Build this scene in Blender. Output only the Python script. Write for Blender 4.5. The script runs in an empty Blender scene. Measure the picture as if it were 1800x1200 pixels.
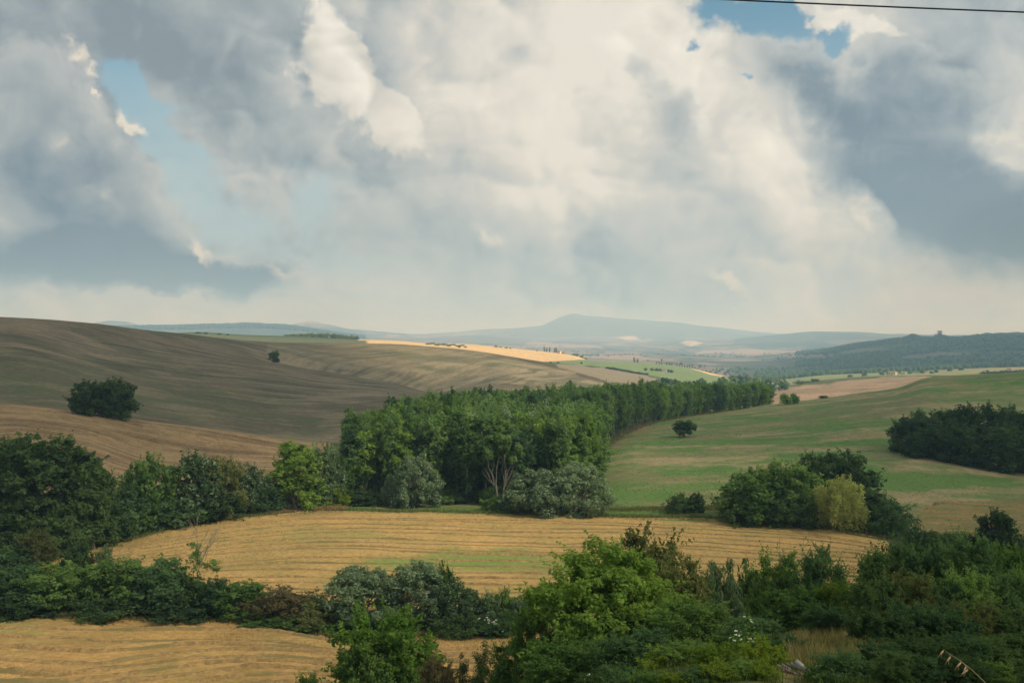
import bpy, math, random
import numpy as np
from mathutils import Vector, Matrix

# ------------------------------------------------------------------ camera, sky, sun, exposure
SC = bpy.context.scene
COL = SC.collection
R = math.radians
FPX = 1750.0          # focal length in pixels of the 1800 x 1200 photograph

cam_data = bpy.data.cameras.new('camera')
cam_data.sensor_width = 36.0
cam_data.lens = 36.0 * FPX / 1800.0
cam_data.clip_start = 0.1
cam_data.clip_end = 120000.0
cam = bpy.data.objects.new('camera', cam_data)
cam.location = (0, 0, 0)
cam.rotation_euler = (R(90), 0, 0)      # level, looking along +Y
COL.objects.link(cam)
SC.camera = cam

SUN_AZ = 118.0        # degrees clockwise from the view direction (to the right and behind)
SUN_EL = 41.0
sd = Vector((math.sin(R(SUN_AZ)) * math.cos(R(SUN_EL)), math.cos(R(SUN_AZ)) * math.cos(R(SUN_EL)), math.sin(R(SUN_EL))))
sun_data = bpy.data.lights.new('sun', 'SUN')
sun_data.energy = 4.7
sun_data.angle = R(4.0)
sun_data.color = (1.0, 0.90, 0.74)
sun = bpy.data.objects.new('sun', sun_data)
sun.rotation_euler = (-sd).to_track_quat('-Z', 'Y').to_euler()
COL.objects.link(sun)

vs = SC.view_settings
vs.view_transform = 'Standard'
vs.look = 'None'
vs.exposure = 0.0
vs.gamma = 1.0
vs.use_curve_mapping = False
SC.cycles.use_denoising = True
SC.cycles.max_bounces = 4
SC.cycles.diffuse_bounces = 2
SC.cycles.transparent_max_bounces = 8
SC.cycles.volume_bounces = 1


def lin(c):
    """sRGB 0-255 -> linear rgb"""
    o = []
    for v in c:
        v = v / 255.0
        o.append(v / 12.92 if v <= 0.04045 else ((v + 0.055) / 1.055) ** 2.4)
    return tuple(o)


class NT:
    """small helper for building node trees"""
    def __init__(self, tree):
        self.t = tree
        self.x = 0

    def n(self, typ, **kw):
        nd = self.t.nodes.new(typ)
        self.x += 1
        nd.location = (200 * (self.x % 40), -200 * (self.x // 40))
        for k, v in kw.items():
            setattr(nd, k, v)
        return nd

    def put(self, sock, v):
        if hasattr(v, 'is_linked') or hasattr(v, 'links'):
            self.t.links.new(v, sock)
        else:
            if isinstance(v, (tuple, list)) and len(v) == 3 and sock.type == 'RGBA':
                v = (*v, 1)
            sock.default_value = v

    def math(self, op, a, b=0.0, c=0.0, clamp=False):
        m = self.n('ShaderNodeMath', operation=op, use_clamp=clamp)
        self.put(m.inputs[0], a)
        self.put(m.inputs[1], b)
        self.put(m.inputs[2], c)
        return m.outputs[0]

    def vmath(self, op, a, b=(0, 0, 0), c=(0, 0, 0)):
        m = self.n('ShaderNodeVectorMath', operation=op)
        self.put(m.inputs[0], a)
        if op == 'SCALE':
            self.put(m.inputs[3], b)
        else:
            self.put(m.inputs[1], b)
            if op == 'MULTIPLY_ADD':
                self.put(m.inputs[2], c)
        return m.outputs[0]

    def noise(self, vec, scale, detail=4.0, rough=0.5, dist=0.0, color=False, lac=2.0):
        m = self.n('ShaderNodeTexNoise')
        if vec is not None:
            self.put(m.inputs['Vector'], vec)
        m.inputs['Scale'].default_value = scale
        m.inputs['Detail'].default_value = detail
        m.inputs['Roughness'].default_value = rough
        m.inputs['Lacunarity'].default_value = lac
        m.inputs['Distortion'].default_value = dist
        return m.outputs['Color' if color else 'Fac']

    def mix(self, fac, a, b, blend='MIX'):
        m = self.n('ShaderNodeMix', data_type='RGBA', blend_type=blend)
        self.put(m.inputs[0], fac)
        self.put(m.inputs[6], a)
        self.put(m.inputs[7], b)
        return m.outputs[2]

    def smooth(self, v, lo, hi, a=0.0, b=1.0):
        m = self.n('ShaderNodeMapRange', interpolation_type='SMOOTHSTEP')
        self.put(m.inputs[0], v)
        m.inputs[1].default_value = lo
        m.inputs[2].default_value = hi
        m.inputs[3].default_value = a
        m.inputs[4].default_value = b
        return m.outputs[0]

    def ramp(self, v, stops, interp='LINEAR'):
        m = self.n('ShaderNodeValToRGB')
        cr = m.color_ramp
        cr.interpolation = interp
        while len(cr.elements) < len(stops):
            cr.elements.new(0.5)
        for e, (p, c) in zip(cr.elements, stops):
            e.position = p
            e.color = (*c, 1)
        self.put(m.inputs[0], v)
        return m.outputs[0]


# ---- world: Nishita sky behind a broken deck of cumulus, laid out by azimuth and elevation
world = bpy.data.worlds.new('World')
SC.world = world
world.use_nodes = True
world.node_tree.nodes.clear()
W = NT(world.node_tree)
SKY_STRENGTH = 0.1
sky = W.n('ShaderNodeTexSky', sky_type='NISHITA', sun_disc=False)
sky.sun_elevation = R(SUN_EL)
sky.sun_rotation = R(SUN_AZ)
sky.air_density = 1.0
sky.dust_density = 1.5
D = W.n('ShaderNodeTexCoord').outputs['Generated']
D = W.vmath('NORMALIZE', D)
sep = W.n('ShaderNodeSeparateXYZ')
W.put(sep.inputs[0], D)
az = W.math('ARCTAN2', sep.outputs[0], sep.outputs[1])
el = W.math('ARCSINE', sep.outputs[2])
cmb = W.n('ShaderNodeCombineXYZ')
W.put(cmb.inputs[0], W.math('MULTIPLY', az, FPX))
W.put(cmb.inputs[1], W.math('MULTIPLY', el, FPX))
P0 = cmb.outputs[0]


def warp(P, scale, amp, detail, rough, off):
    c = W.noise(W.vmath('ADD', D, off), scale, detail, rough, color=True)
    c = W.vmath('SUBTRACT', c, (0.5, 0.5, 0.5))
    return W.vmath('MULTIPLY_ADD', c, (amp, amp, 0), P)


P_soft = warp(P0, 4.0, 170.0, 4.0, 0.55, (3.1, 1.7, 0.4))          # rolling masses
P_mid = warp(warp(P0, 5.0, 80.0, 2.0, 0.5, (7.3, 2.2, 5.1)), 17.0, 120.0, 4.5, 0.60, (1.3, 9.7, 2.2))
P_edge = warp(warp(P0, 7.0, 50.0, 2.0, 0.5, (4.3, 3.2, 8.1)), 30.0, 80.0, 4.0, 0.60, (5.3, 0.7, 6.6))


ROT = {}


def turned(P, rot):
    """P turned by one of a few angles, shared by all ellipses with that turn"""
    key = (P.node.name, rot)
    if key not in ROT:
        m = W.n('ShaderNodeMapping', vector_type='POINT')
        W.put(m.inputs['Vector'], P)
        m.inputs['Rotation'].default_value = (0, 0, R(rot))
        ROT[key] = m.outputs[0] if rot else P
    return ROT[key]


def blobs(P, items, base=0.0):
    """sum of soft ellipses; an item is (x, y, rx, ry, turn, amount), x and y as seen in the photograph"""
    acc = base
    for (cx, cy, rx, ry, rot, amt) in items:
        a = math.atan((cx - 900) / FPX)
        e = math.atan((600 - cy) / math.hypot(FPX, cx - 900))
        k = math.cos(a) ** 2
        rot = min((-32, 0, 22, 45), key=lambda z: abs(z - rot))
        c, s_ = math.cos(R(rot)), math.sin(R(rot))
        qx, qy = a * FPX * c - e * FPX * s_, a * FPX * s_ + e * FPX * c
        v = W.vmath('MULTIPLY_ADD', turned(P, rot), (1 / (rx * k), 1 / (ry * k), 0), (-qx / (rx * k), -qy / (ry * k), 0))
        g = W.n('ShaderNodeTexGradient', gradient_type='SPHERICAL')
        W.put(g.inputs[0], v)
        acc = W.math('MULTIPLY_ADD', g.outputs['Fac'], amt, acc)
    return acc


def lumps(vec, scale, detail):
    """rounded heads with creases between them, 0..1"""
    m = W.n('ShaderNodeTexNoise', noise_type='RIDGED_MULTIFRACTAL')
    W.put(m.inputs['Vector'], vec)
    m.inputs['Scale'].default_value = scale
    m.inputs['Detail'].default_value = detail
    m.inputs['Roughness'].default_value = 0.55
    m.inputs['Lacunarity'].default_value = 2.1
    m.inputs['Offset'].default_value = 0.9
    m.inputs['Gain'].default_value = 1.6
    return W.math('SUBTRACT', 1.0, m.outputs[0])


Dz = W.vmath('MULTIPLY', D, (1, 1, 1.35))
Dw = W.vmath('MULTIPLY_ADD', W.vmath('SUBTRACT', W.noise(D, 9.0, 3.0, 0.5, color=True), (0.5, 0.5, 0.5)), (0.06, 0.06, 0.06), Dz)
fb_big = W.noise(Dz, 5.0, 5.0, 0.58, 0.3)
fb_mid = W.noise(Dw, 13.0, 4.5, 0.58)
fb_fine = W.noise(D, 45.0, 3.0, 0.62)
lump_a = lumps(Dw, 6.5, 3.5)
lump_b = lumps(W.vmath('ADD', Dw, (0.010, 0.0, 0.008)), 6.5, 3.5)
relief = W.math('SUBTRACT', lump_a, lump_b)
wisp = W.math('SUBTRACT', W.noise(W.vmath('MULTIPLY_ADD', D, (1.0, 1.0, 0.9), (4.4, 1.1, 2.7)), 20.0, 4.5, 0.66, 1.3), 0.5)
# brightness of the cloud deck (turn: clockwise in the picture)
BR = [
    (1020, 130, 400, 330, 0, 0.58), (1120, 20, 260, 160, 0, 0.25), (960, 280, 300, 170, 10, 0.20), (800, 110, 160, 200, 10, 0.16),
    (1330, 260, 300, 120, 62, 0.50), (1440, 400, 230, 80, 50, 0.36),
    (1200, 350, 190, 110, 40, -0.10), (1450, 30, 200, 90, 10, 0.28), (1700, 60, 220, 120, 15, 0.05),
    (1780, 230, 120, 180, 10, 0.40),
    (60, 90, 460, 330, 20, -0.32), (1790, 20, 300, 200, 0, -0.14), (60, 400, 420, 240, 10, -0.16), (360, 60, 320, 200, 10, -0.16),
    (480, 300, 300, 110, 42, -0.12), (820, 400, 330, 130, 35, -0.10), (1080, 450, 340, 120, 15, -0.14),
    (1350, 500, 330, 70, 20, 0.14), (1650, 545, 380, 70, 0, 0.20), (100, 545, 600, 60, 0, 0.16),
    (560, 500, 320, 110, 0, 0.20), (900, 560, 600, 110, 0, 0.08), (1500, 570, 600, 60, 0, 0.08),
]
br = blobs(P_soft, BR, 0.43)
br = W.math('MULTIPLY_ADD', W.math('SUBTRACT', fb_big, 0.5), 0.50, br)
br = W.math('MULTIPLY_ADD', W.math('SUBTRACT', fb_mid, 0.5), 0.50, br)
br = W.math('MULTIPLY_ADD', relief, 0.45, br)
br = W.math('MULTIPLY_ADD', W.math('SUBTRACT', fb_fine, 0.5), 0.15, br)
br = W.math('MULTIPLY_ADD', wisp, 0.38, br)
deck = W.ramp(br, [(0.0, lin((128, 142, 152))), (0.25, lin((158, 169, 175))), (0.5, lin((188, 194, 194))),
                   (0.75, lin((211, 209, 202))), (1.0, lin((238, 234, 223)))], 'B_SPLINE')

# the tall bright head and other sunlit cloud with firm edges
LIT = [
    (585, 75, 105, 95, 10, 1.0), (625, 160, 130, 85, 50, 0.95), (690, 235, 130, 62, 50, 0.75), (530, 165, 110, 60, 40, 0.40), (500, 120, 80, 50, 60, 0.25),
    (1000, 190, 190, 130, 10, 0.45), (1140, 40, 170, 110, 0, 0.7), (1230, 130, 130, 90, 40, 0.55), (850, 180, 90, 110, 15, 0.35),
    (1310, 260, 180, 65, 60, 0.75), (1400, 370, 150, 45, 55, 0.55), (1500, 370, 90, 45, 45, 0.75), (1480, 40, 120, 45, 20, 0.8),
    (1775, 235, 70, 75, 0, 0.85), (1420, 110, 120, 40, 25, 0.55), (1570, 60, 60, 30, 20, 0.5),
]
lt = blobs(P_mid, LIT, -0.22)
lt = W.math('MULTIPLY_ADD', W.math('SUBTRACT', lump_a, 0.5), 0.30, lt)
lt = W.math('MULTIPLY_ADD', wisp, 0.45, lt)
lt = W.math('MULTIPLY_ADD', W.math('SUBTRACT', fb_fine, 0.5), 0.40, lt)
lit_m = W.smooth(lt, 0.02, 0.34)
lit_c = W.ramp(W.math('MULTIPLY_ADD', relief, 1.1, W.math('MULTIPLY_ADD', W.math('SUBTRACT', fb_mid, 0.5), 1.3, 0.60)),
               [(0.0, lin((196, 198, 195))), (0.5, lin((226, 222, 211))), (1.0, lin((250, 246, 235)))])
colr = W.mix(W.math('MULTIPLY', lit_m, 0.88), deck, lit_c)

# gaps of blue between the clouds
HOLE = [
    (1320, 30, 130, 46, 12, 0.9), (1400, 62, 90, 46, 45, 0.95), (1240, 30, 60, 60, 0, 0.5), (1455, 75, 60, 30, -32, 0.85), (1430, 108, 50, 26, 45, 0.75),
    (1205, 85, 28, 16, 0, 0.6), (1305, 138, 22, 16, 0, 0.8),
    (235, 160, 50, 85, -25, 0.85), (285, 235, 58, 105, -32, 0.80), (340, 310, 66, 90, -40, 0.6),
    (450, 400, 180, 75, 22, 0.66), (555, 360, 110, 90, 30, 0.62), (640, 470, 220, 60, 5, 0.52),
    (908, 92, 60, 40, 0, 0.22), (760, 540, 340, 60, 0, 0.40),
]
hole = blobs(P_edge, HOLE, -0.18)
hole = W.math('MULTIPLY_ADD', W.math('SUBTRACT', fb_fine, 0.5), 0.45, hole)
hole = W.math('MULTIPLY_ADD', W.math('SUBTRACT', lump_a, 0.5), -0.22, hole)
hole_m = W.math('MULTIPLY', W.smooth(hole, 0.02, 0.42), W.smooth(el, R(8), R(18), 0.72, 1.0))
blue = W.mix(1.0, sky.outputs[0], (0.80, 1.08, 1.02), 'MULTIPLY')
blue = W.vmath('SCALE', blue, SKY_STRENGTH * 1.15)
pale = W.smooth(el, R(19), R(5))
blue = W.mix(W.math('MULTIPLY', pale, 0.82), blue, lin((186, 204, 210)))
colr = W.mix(hole_m, colr, blue)

# darker clouds in front of the deck
DARK = [
    (1560, 190, 300, 130, 32, 0.85), (1650, 320, 350, 200, 28, 1.1), (1400, 150, 170, 70, 42, 0.72), (1480, 270, 190, 100, 45, 0.55),
    (1740, 430, 360, 150, 16, 1.0), (1590, 110, 130, 80, 10, 0.55), (1690, 150, 140, 90, 20, 0.45),
    (1800, 240, 90, 90, 10, -1.1), (1525, 390, 70, 40, 45, -0.7), (1490, 110, 60, 30, 20, -0.3),
    (60, 300, 330, 300, 10, 0.75), (230, 400, 250, 150, 28, 0.80), (120, 460, 460, 80, 5, 1.0), (390, 490, 200, 46, 10, 1.1), (60, 120, 260, 220, 10, 0.35),
    (170, 290, 150, 130, 40, 0.40),
    (1125, 105, 50, 90, -22, 0.42), (1190, 195, 110, 150, -42, 0.36), (1260, 300, 220, 110, 48, 0.46), (1215, 235, 90, 80, 0, 0.16),
    (445, 330, 120, 40, 25, 0.50), (490, 400, 50, 80, -20, 0.50), (650, 390, 170, 55, 22, 0.42), (785, 440, 40, 66, 0, 0.36), (550, 440, 50, 20, 0, 0.35),
    (350, 110, 240, 120, 20, 0.22), (700, 20, 160, 60, 0, 0.25), (1010, 40, 70, 60, 0, 0.30),
    (150, 556, 900, 46, 0, -0.9),
]
dk = blobs(P_mid, DARK, -0.24)
dk = W.math('MULTIPLY_ADD', W.math('SUBTRACT', lump_a, 0.5), 0.26, dk)
dk = W.math('MULTIPLY_ADD', W.math('SUBTRACT', fb_fine, 0.5), 0.26, dk)
dk = W.math('MULTIPLY_ADD', wisp, 0.34, dk)
dk_m = W.smooth(dk, -0.02, 0.30)
depth = W.smooth(dk, 0.05, 1.05)
low = blobs(P_soft, [(180, 480, 520, 100, 5, 0.85), (1720, 400, 460, 230, 10, 0.25), (150, 330, 110, 50, 30, -0.45), (105, 250, 60, 70, 20, -0.4)], 0.0)
dsh = W.math('MULTIPLY_ADD', W.math('SUBTRACT', fb_big, 0.5), -0.6, W.math('ADD', depth, low))
dsh = W.math('MULTIPLY_ADD', W.math('SUBTRACT', fb_mid, 0.5), -0.55, dsh)
dsh = W.math('MULTIPLY_ADD', relief, -0.45, dsh)
dsh = W.math('MULTIPLY_ADD', wisp, -0.85, W.math('MULTIPLY', dsh, 0.95))
dark_c = W.ramp(dsh, [(0.0, lin((192, 196, 195))), (0.30, lin((170, 178, 181))), (0.7, lin((136, 150, 161))), (1.0, lin((106, 123, 140)))])
colr = W.mix(W.math('MULTIPLY', dk_m, 0.9), colr, dark_c)

# small sunlit puffs on the edges
PUFF = [
    (150, 100, 22, 24, 0, 1.0), (174, 128, 22, 14, 30, 0.9), (173, 163, 9, 15, 0, 1.2), (237, 218, 44, 16, 45, 1.2),
    (362, 438, 46, 20, 40, 1.2), (105, 252, 36, 40, 20, 0.55), (165, 340, 80, 28, 25, 0.45), (848, 408, 50, 24, 25, 0.75),
    (500, 478, 90, 20, 20, 0.6), (640, 505, 80, 20, 10, 0.45), (1300, 512, 110, 14, 45, 0.5), (1265, 490, 60, 14, 20, 0.45),
    (1525, 385, 60, 22, 45, 0.7), (130, 75, 14, 18, 0, 0.5),
]
pf = blobs(P_edge, PUFF, -0.12)
pf = W.math('MULTIPLY_ADD', W.math('SUBTRACT', fb_fine, 0.5), 0.45, pf)
colr = W.mix(W.math('MULTIPLY', W.smooth(pf, 0.0, 0.85), 0.85), colr, lin((238, 229, 212)))

# warmer air toward the low right
warm = blobs(P0, [(1750, 500, 900, 220, 0, 0.70)], 0.0)
colr = W.mix(warm, colr, (0.92, 0.875, 0.79), 'MULTIPLY')
cool = blobs(P0, [(750, 520, 950, 230, 0, 0.75)], 0.0)
colr = W.mix(cool, colr, (0.84, 0.93, 0.99), 'MULTIPLY')
bg = W.n('ShaderNodeBackground')
W.put(bg.inputs[0], W.vmath('SCALE', colr, 1.0 / SKY_STRENGTH))
bg.inputs[1].default_value = SKY_STRENGTH
wo = W.n('ShaderNodeOutputWorld')
W.put(wo.inputs[0], bg.outputs[0])
world.cycles.sampling_method = 'NONE'

# ------------------------------------------------------------------ terrain: lofted through measured relief lines
def zpx(yp, Y):
    return -(yp - 600.0) / FPX * Y

# every relief line: (direction u, distance Y, height) ; direction as the photograph's x, height 'y...' as its y or plain z
def line(*pts):
    return [(u, Y, (h if zz else zpx(h, Y))) for (u, Y, h, zz) in pts]

def L(yps):
    """yps: list of (u, Y, yp)"""
    return [(u, Y, zpx(yp, Y)) for (u, Y, yp) in yps]

def Z(zs):
    return [(u, Y, z) for (u, Y, z) in zs]

LINES = [
    (Z([(-500, 2, -1.9), (2300, 2, -1.7)]), 1),
    (Z([(-500, 22, -9.4), (700, 22, -9.3), (1150, 22, -8.7), (1330, 22, -8.4), (2300, 22, -8.4)]), 10),
    (Z([(-500, 33, -13.2), (700, 33, -13.0), (1150, 33, -11.3), (1330, 33, -10.6), (1480, 33, -10.4), (1800, 33, -11.0), (2300, 33, -11)]), 14),
    (Z([(-500, 50, -19.8), (700, 50, -19.4), (1150, 50, -16.8), (1400, 50, -14.7), (1500, 50, -14.5), (1800, 50, -15.6), (2300, 50, -15)]), 14),
    (Z([(-500, 94, -34.9), (300, 95, -35.0), (900, 95, -34.6), (1300, 95, -32.5), (2300, 95, -32)]), 10),
    (L([(-500, 112, 1142), (0, 112, 1138), (500, 112, 1143), (900, 112, 1140), (1300, 112, 1133), (2300, 112, 1130)]), 26),
    (L([(-500, 128, 1082), (0, 128, 1083), (300, 128, 1085), (480, 127, 1092), (600, 123, 1115), (900, 123, 1110), (1300, 126, 1090), (2300, 126, 1080)]), 26),
    (L([(-500, 140, 1045), (0, 140, 1040), (480, 140, 1045), (800, 140, 1048), (1300, 140, 1045), (1600, 136, 1050), (2300, 136, 1040)]), 10),
    (L([(-500, 155, 1000), (0, 155, 998), (300, 165, 970), (600, 168, 966), (850, 168, 972), (1300, 165, 980), (1560, 155, 1002), (1800, 150, 1010), (2300, 150, 1005)]), 36),
    (L([(-500, 165, 970), (0, 166, 975), (180, 174, 958), (300, 184, 930), (430, 196, 907), (560, 205, 896), (800, 205, 900), (1050, 203, 905), (1300, 196, 914), (1450, 188, 928), (1560, 180, 946), (1800, 167, 972), (2300, 160, 980)]), 40),
    (L([(-500, 195, 890), (0, 195, 905), (200, 200, 900), (400, 212, 885), (560, 218, 885), (800, 219, 886), (1050, 217, 890), (1270, 212, 892), (1450, 205, 905), (1600, 198, 918), (1800, 186, 936), (2300, 180, 940)]), 10),
    (L([(-500, 260, 735), (0, 268, 738), (150, 272, 760), (250, 280, 790), (400, 290, 812), (520, 290, 822), (650, 285, 822), (1000, 285, 828), (1120, 300, 800), (1400, 282, 806), (1600, 268, 818), (1800, 250, 850), (2300, 240, 850)]), 34),
    (L([(-500, 300, 690), (-200, 300, 694), (0, 302, 709), (120, 306, 722), (250, 312, 739), (380, 322, 756), (480, 334, 771), (560, 345, 782), (700, 352, 784), (1000, 352, 784), (1120, 400, 757), (1400, 395, 738), (1600, 390, 722), (1800, 380, 730), (2300, 370, 720)]), 36),
    (L([(-500, 335, 690), (-200, 336, 695), (0, 338, 712), (120, 342, 724), (250, 348, 742), (380, 358, 758), (480, 372, 769), (560, 385, 772), (700, 420, 756), (900, 450, 747), (1100, 470, 739), (1200, 500, 731), (1290, 520, 721), (1345, 530, 712), (1450, 545, 700), (1510, 552, 691), (1575, 558, 682), (1630, 562, 664), (1700, 565, 660), (1800, 565, 655), (2300, 560, 640)]), 30),
    (L([(-500, 420, 640), (0, 425, 652), (200, 440, 680), (350, 455, 703), (480, 490, 705), (600, 520, 703), (680, 545, 698), (760, 565, 698), (900, 570, 715), (1100, 600, 718), (1250, 600, 722), (1345, 620, 722), (1450, 640, 709), (1510, 645, 700), (1575, 648, 690), (1630, 655, 672), (1700, 655, 668), (1800, 655, 661), (2300, 650, 650)]), 50),
    (L([(-500, 520, 580), (0, 520, 592), (200, 570, 620), (350, 620, 636), (480, 690, 640), (560, 720, 652), (640, 720, 666), (700, 720, 678), (760, 730, 690), (820, 740, 682), (900, 760, 672), (1000, 790, 673), (1050, 810, 676), (1130, 900, 676), (1250, 880, 690), (1345, 890, 713), (1450, 900, 704), (1510, 895, 696), (1575, 885, 688), (1640, 880, 676), (1800, 860, 668), (2300, 860, 660)]), 60),
    (L([(-500, 600, 545), (-100, 600, 551), (0, 605, 557), (120, 640, 564), (200, 690, 573), (260, 740, 581), (330, 800, 588), (400, 860, 596), (480, 940, 602), (540, 980, 603), (600, 1000, 603), (700, 1010, 605), (760, 1010, 609), (830, 1000, 616), (900, 990, 628), (980, 990, 641), (1050, 1010, 655), (1130, 1060, 667), (1250, 1020, 684), (1345, 1080, 688), (1411, 1110, 678), (1500, 1150, 670), (1560, 1160, 666), (1640, 1160, 660), (1800, 1100, 662), (2300, 1100, 655)]), 60),
    (L([(-500, 800, 580), (0, 800, 582), (200, 900, 590), (330, 1150, 592), (400, 1200, 598), (480, 1250, 602), (600, 1250, 606), (700, 1250, 609), (760, 1250, 614), (830, 1250, 622), (900, 1250, 634), (930, 1250, 640), (1000, 1250, 646), (1060, 1250, 652), (1130, 1280, 661), (1200, 1280, 668), (1270, 1280, 675), (1345, 1300, 682), (1450, 1350, 668), (1560, 1380, 661), (1640, 1400, 661), (1720, 1400, 658), (1800, 1400, 656), (2300, 1400, 650)]), 26),
    (L([(-500, 1300, 590), (0, 1300, 590), (200, 1350, 592), (330, 1500, 586), (450, 1500, 592), (540, 1500, 594), (620, 1500, 597), (700, 1500, 604), (800, 1500, 615), (900, 1500, 630), (960, 1500, 636), (1040, 1480, 637), (1130, 1500, 649), (1200, 1500, 656), (1270, 1500, 664), (1345, 1500, 676), (1450, 1600, 666), (1560, 1600, 658), (1640, 1600, 655), (1720, 1600, 650), (1800, 1600, 648), (2300, 1600, 645)]), 24),
    (L([(-500, 1800, 592), (0, 1800, 592), (200, 1800, 590), (280, 1800, 587), (350, 1800, 584), (420, 1800, 588), (540, 1800, 592), (600, 1800, 596), (640, 1800, 597), (700, 1900, 599), (750, 1950, 603), (820, 2000, 605), (900, 2000, 612), (960, 2000, 618), (1010, 1950, 625), (1040, 1900, 634), (1117, 1900, 637), (1170, 1850, 641), (1220, 1800, 649), (1270, 1800, 660), (1345, 1800, 670), (1450, 1900, 660), (1560, 1900, 655), (1640, 1900, 651), (1720, 1900, 647), (1800, 1900, 645), (2300, 1900, 640)]), 26),
    (L([(-500, 2600, 606), (0, 2600, 606), (540, 2600, 606), (750, 2700, 616), (900, 2700, 628), (1040, 2600, 644), (1170, 2500, 650), (1270, 2500, 663), (1345, 2500, 663), (1450, 2500, 656), (1560, 2500, 651), (1700, 2500, 645), (1800, 2500, 643), (2300, 2500, 640)]), 12),
    (L([(-500, 3400, 608), (0, 3400, 608), (540, 3400, 608), (750, 3600, 614), (900, 3600, 622), (1040, 3500, 632), (1170, 3400, 637), (1270, 3300, 645), (1345, 3200, 647), (1450, 3000, 643), (1560, 2900, 637), (1700, 2800, 630), (1750, 2800, 624), (1800, 2800, 621), (2300, 2800, 605)]), 26),
    (L([(-500, 4700, 603), (0, 4700, 603), (540, 4700, 603), (750, 5000, 611), (900, 5000, 618), (1040, 5000, 624), (1170, 4800, 626), (1270, 4700, 630), (1345, 4600, 628), (1400, 4500, 621), (1450, 4400, 615), (1500, 4300, 606), (1560, 4200, 598), (1590, 4200, 595), (1605, 4200, 590), (1620, 4200, 594), (1640, 4200, 594), (1652, 4200, 588), (1668, 4200, 593), (1700, 4200, 592), (1740, 4200, 586), (1780, 4200, 586), (1820, 4200, 590), (2300, 4200, 575)]), 40),
    (L([(-500, 6000, 596), (0, 6000, 596), (540, 6000, 600), (750, 6500, 608), (900, 6500, 613), (1040, 6500, 617), (1170, 6500, 620), (1270, 6500, 622), (1345, 6500, 619), (1450, 6500, 614), (1560, 6000, 608), (1700, 6000, 604), (2300, 6000, 590)]), 18),
    (L([(-500, 7400, 578), (0, 7400, 578), (170, 7400, 576), (230, 7400, 575), (330, 7400, 574), (430, 7400, 571), (490, 7400, 573), (540, 7400, 580), (600, 7400, 588), (660, 7400, 593), (750, 7800, 600), (900, 7800, 606), (1040, 7800, 609), (1170, 7800, 611), (1270, 7800, 609), (1345, 7800, 606), (1450, 7800, 602), (1560, 7800, 598), (1700, 7800, 596), (2300, 7800, 590)]), 22),
    (L([(-500, 9200, 590), (0, 9200, 590), (400, 9200, 590), (600, 9200, 594), (750, 9200, 597), (900, 9200, 600), (1040, 9200, 603), (1170, 9200, 606), (1210, 9200, 601), (1250, 9200, 603), (1300, 9200, 595), (1360, 9200, 589), (1440, 9200, 583), (1500, 9200, 583), (1545, 9200, 585), (1600, 9200, 588), (1700, 9200, 588), (1800, 9200, 588), (2300, 9200, 588)]), 22),
    (L([(-500, 11500, 580), (0, 11500, 575), (100, 11500, 569), (140, 11500, 572), (170, 11500, 567), (195, 11500, 564), (220, 11500, 566), (260, 11500, 575), (480, 11500, 575), (520, 11500, 568), (545, 11500, 565), (575, 11500, 570), (620, 11500, 579), (680, 11500, 584), (760, 11500, 590), (860, 11500, 591), (900, 11500, 594), (1040, 11500, 597), (1170, 11500, 597), (1300, 11500, 596), (1500, 11500, 597), (1800, 11500, 597), (2300, 11500, 597)]), 18),
    (L([(-500, 15000, 590), (400, 15000, 590), (600, 15000, 592), (700, 15000, 590), (780, 15000, 585), (850, 15000, 579), (910, 15000, 576), (950, 15000, 573), (970, 15000, 565), (990, 15000, 556), (1010, 15000, 552), (1030, 15000, 555), (1060, 15000, 558), (1120, 15000, 562), (1200, 15000, 568), (1260, 15000, 575), (1330, 15000, 583), (1420, 15000, 589), (1600, 15000, 592), (2300, 15000, 592)]), 24),
    (L([(-500, 26000, 606), (2300, 26000, 606)]), 6),
]

rng = np.random.default_rng(7)


def pchip(x, y, xq):
    """monotone cubic through (x, y); x and y one-dimensional"""
    x = np.asarray(x, float)
    y = np.asarray(y, float)
    if len(x) == 2:
        return np.interp(xq, x, y)
    h = np.diff(x)
    d = np.diff(y) / h
    m = np.zeros_like(y)
    s = d[:-1] * d[1:]
    w1 = 2 * h[1:] + h[:-1]
    w2 = h[1:] + 2 * h[:-1]
    with np.errstate(divide='ignore', invalid='ignore'):
        hm = (w1 + w2) / (w1 / d[:-1] + w2 / d[1:])
    m[1:-1] = np.where(s > 0, hm, 0)
    m[0], m[-1] = d[0], d[-1]
    i = np.clip(np.searchsorted(x, xq) - 1, 0, len(x) - 2)
    t = np.clip((xq - x[i]) / h[i], 0, 1)
    h00 = (1 + 2 * t) * (1 - t) ** 2
    h10 = t * (1 - t) ** 2
    h01 = t * t * (3 - 2 * t)
    h11 = t * t * (t - 1)
    return h00 * y[i] + h10 * h[i] * m[i] + h01 * y[i + 1] + h11 * h[i] * m[i + 1]


def vnoise(x, y, seed=0):
    """smooth value noise, -1..1, vectorised"""
    xi = np.floor(x).astype(np.int64)
    yi = np.floor(y).astype(np.int64)
    xf, yf = x - xi, y - yi

    def hsh(a, b):
        n = (a * 374761393 + b * 668265263 + seed * 974711) & 0x7fffffff
        n = ((n ^ (n >> 13)) * 1274126177) & 0x7fffffff
        n = n ^ (n >> 16)
        return (n & 0xffff) / 32767.5 - 1.0
    u = xf * xf * xf * (xf * (xf * 6 - 15) + 10)
    v = yf * yf * yf * (yf * (yf * 6 - 15) + 10)
    return ((hsh(xi, yi) * (1 - u) + hsh(xi + 1, yi) * u) * (1 - v)
            + (hsh(xi, yi + 1) * (1 - u) + hsh(xi + 1, yi + 1) * u) * v)


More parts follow.
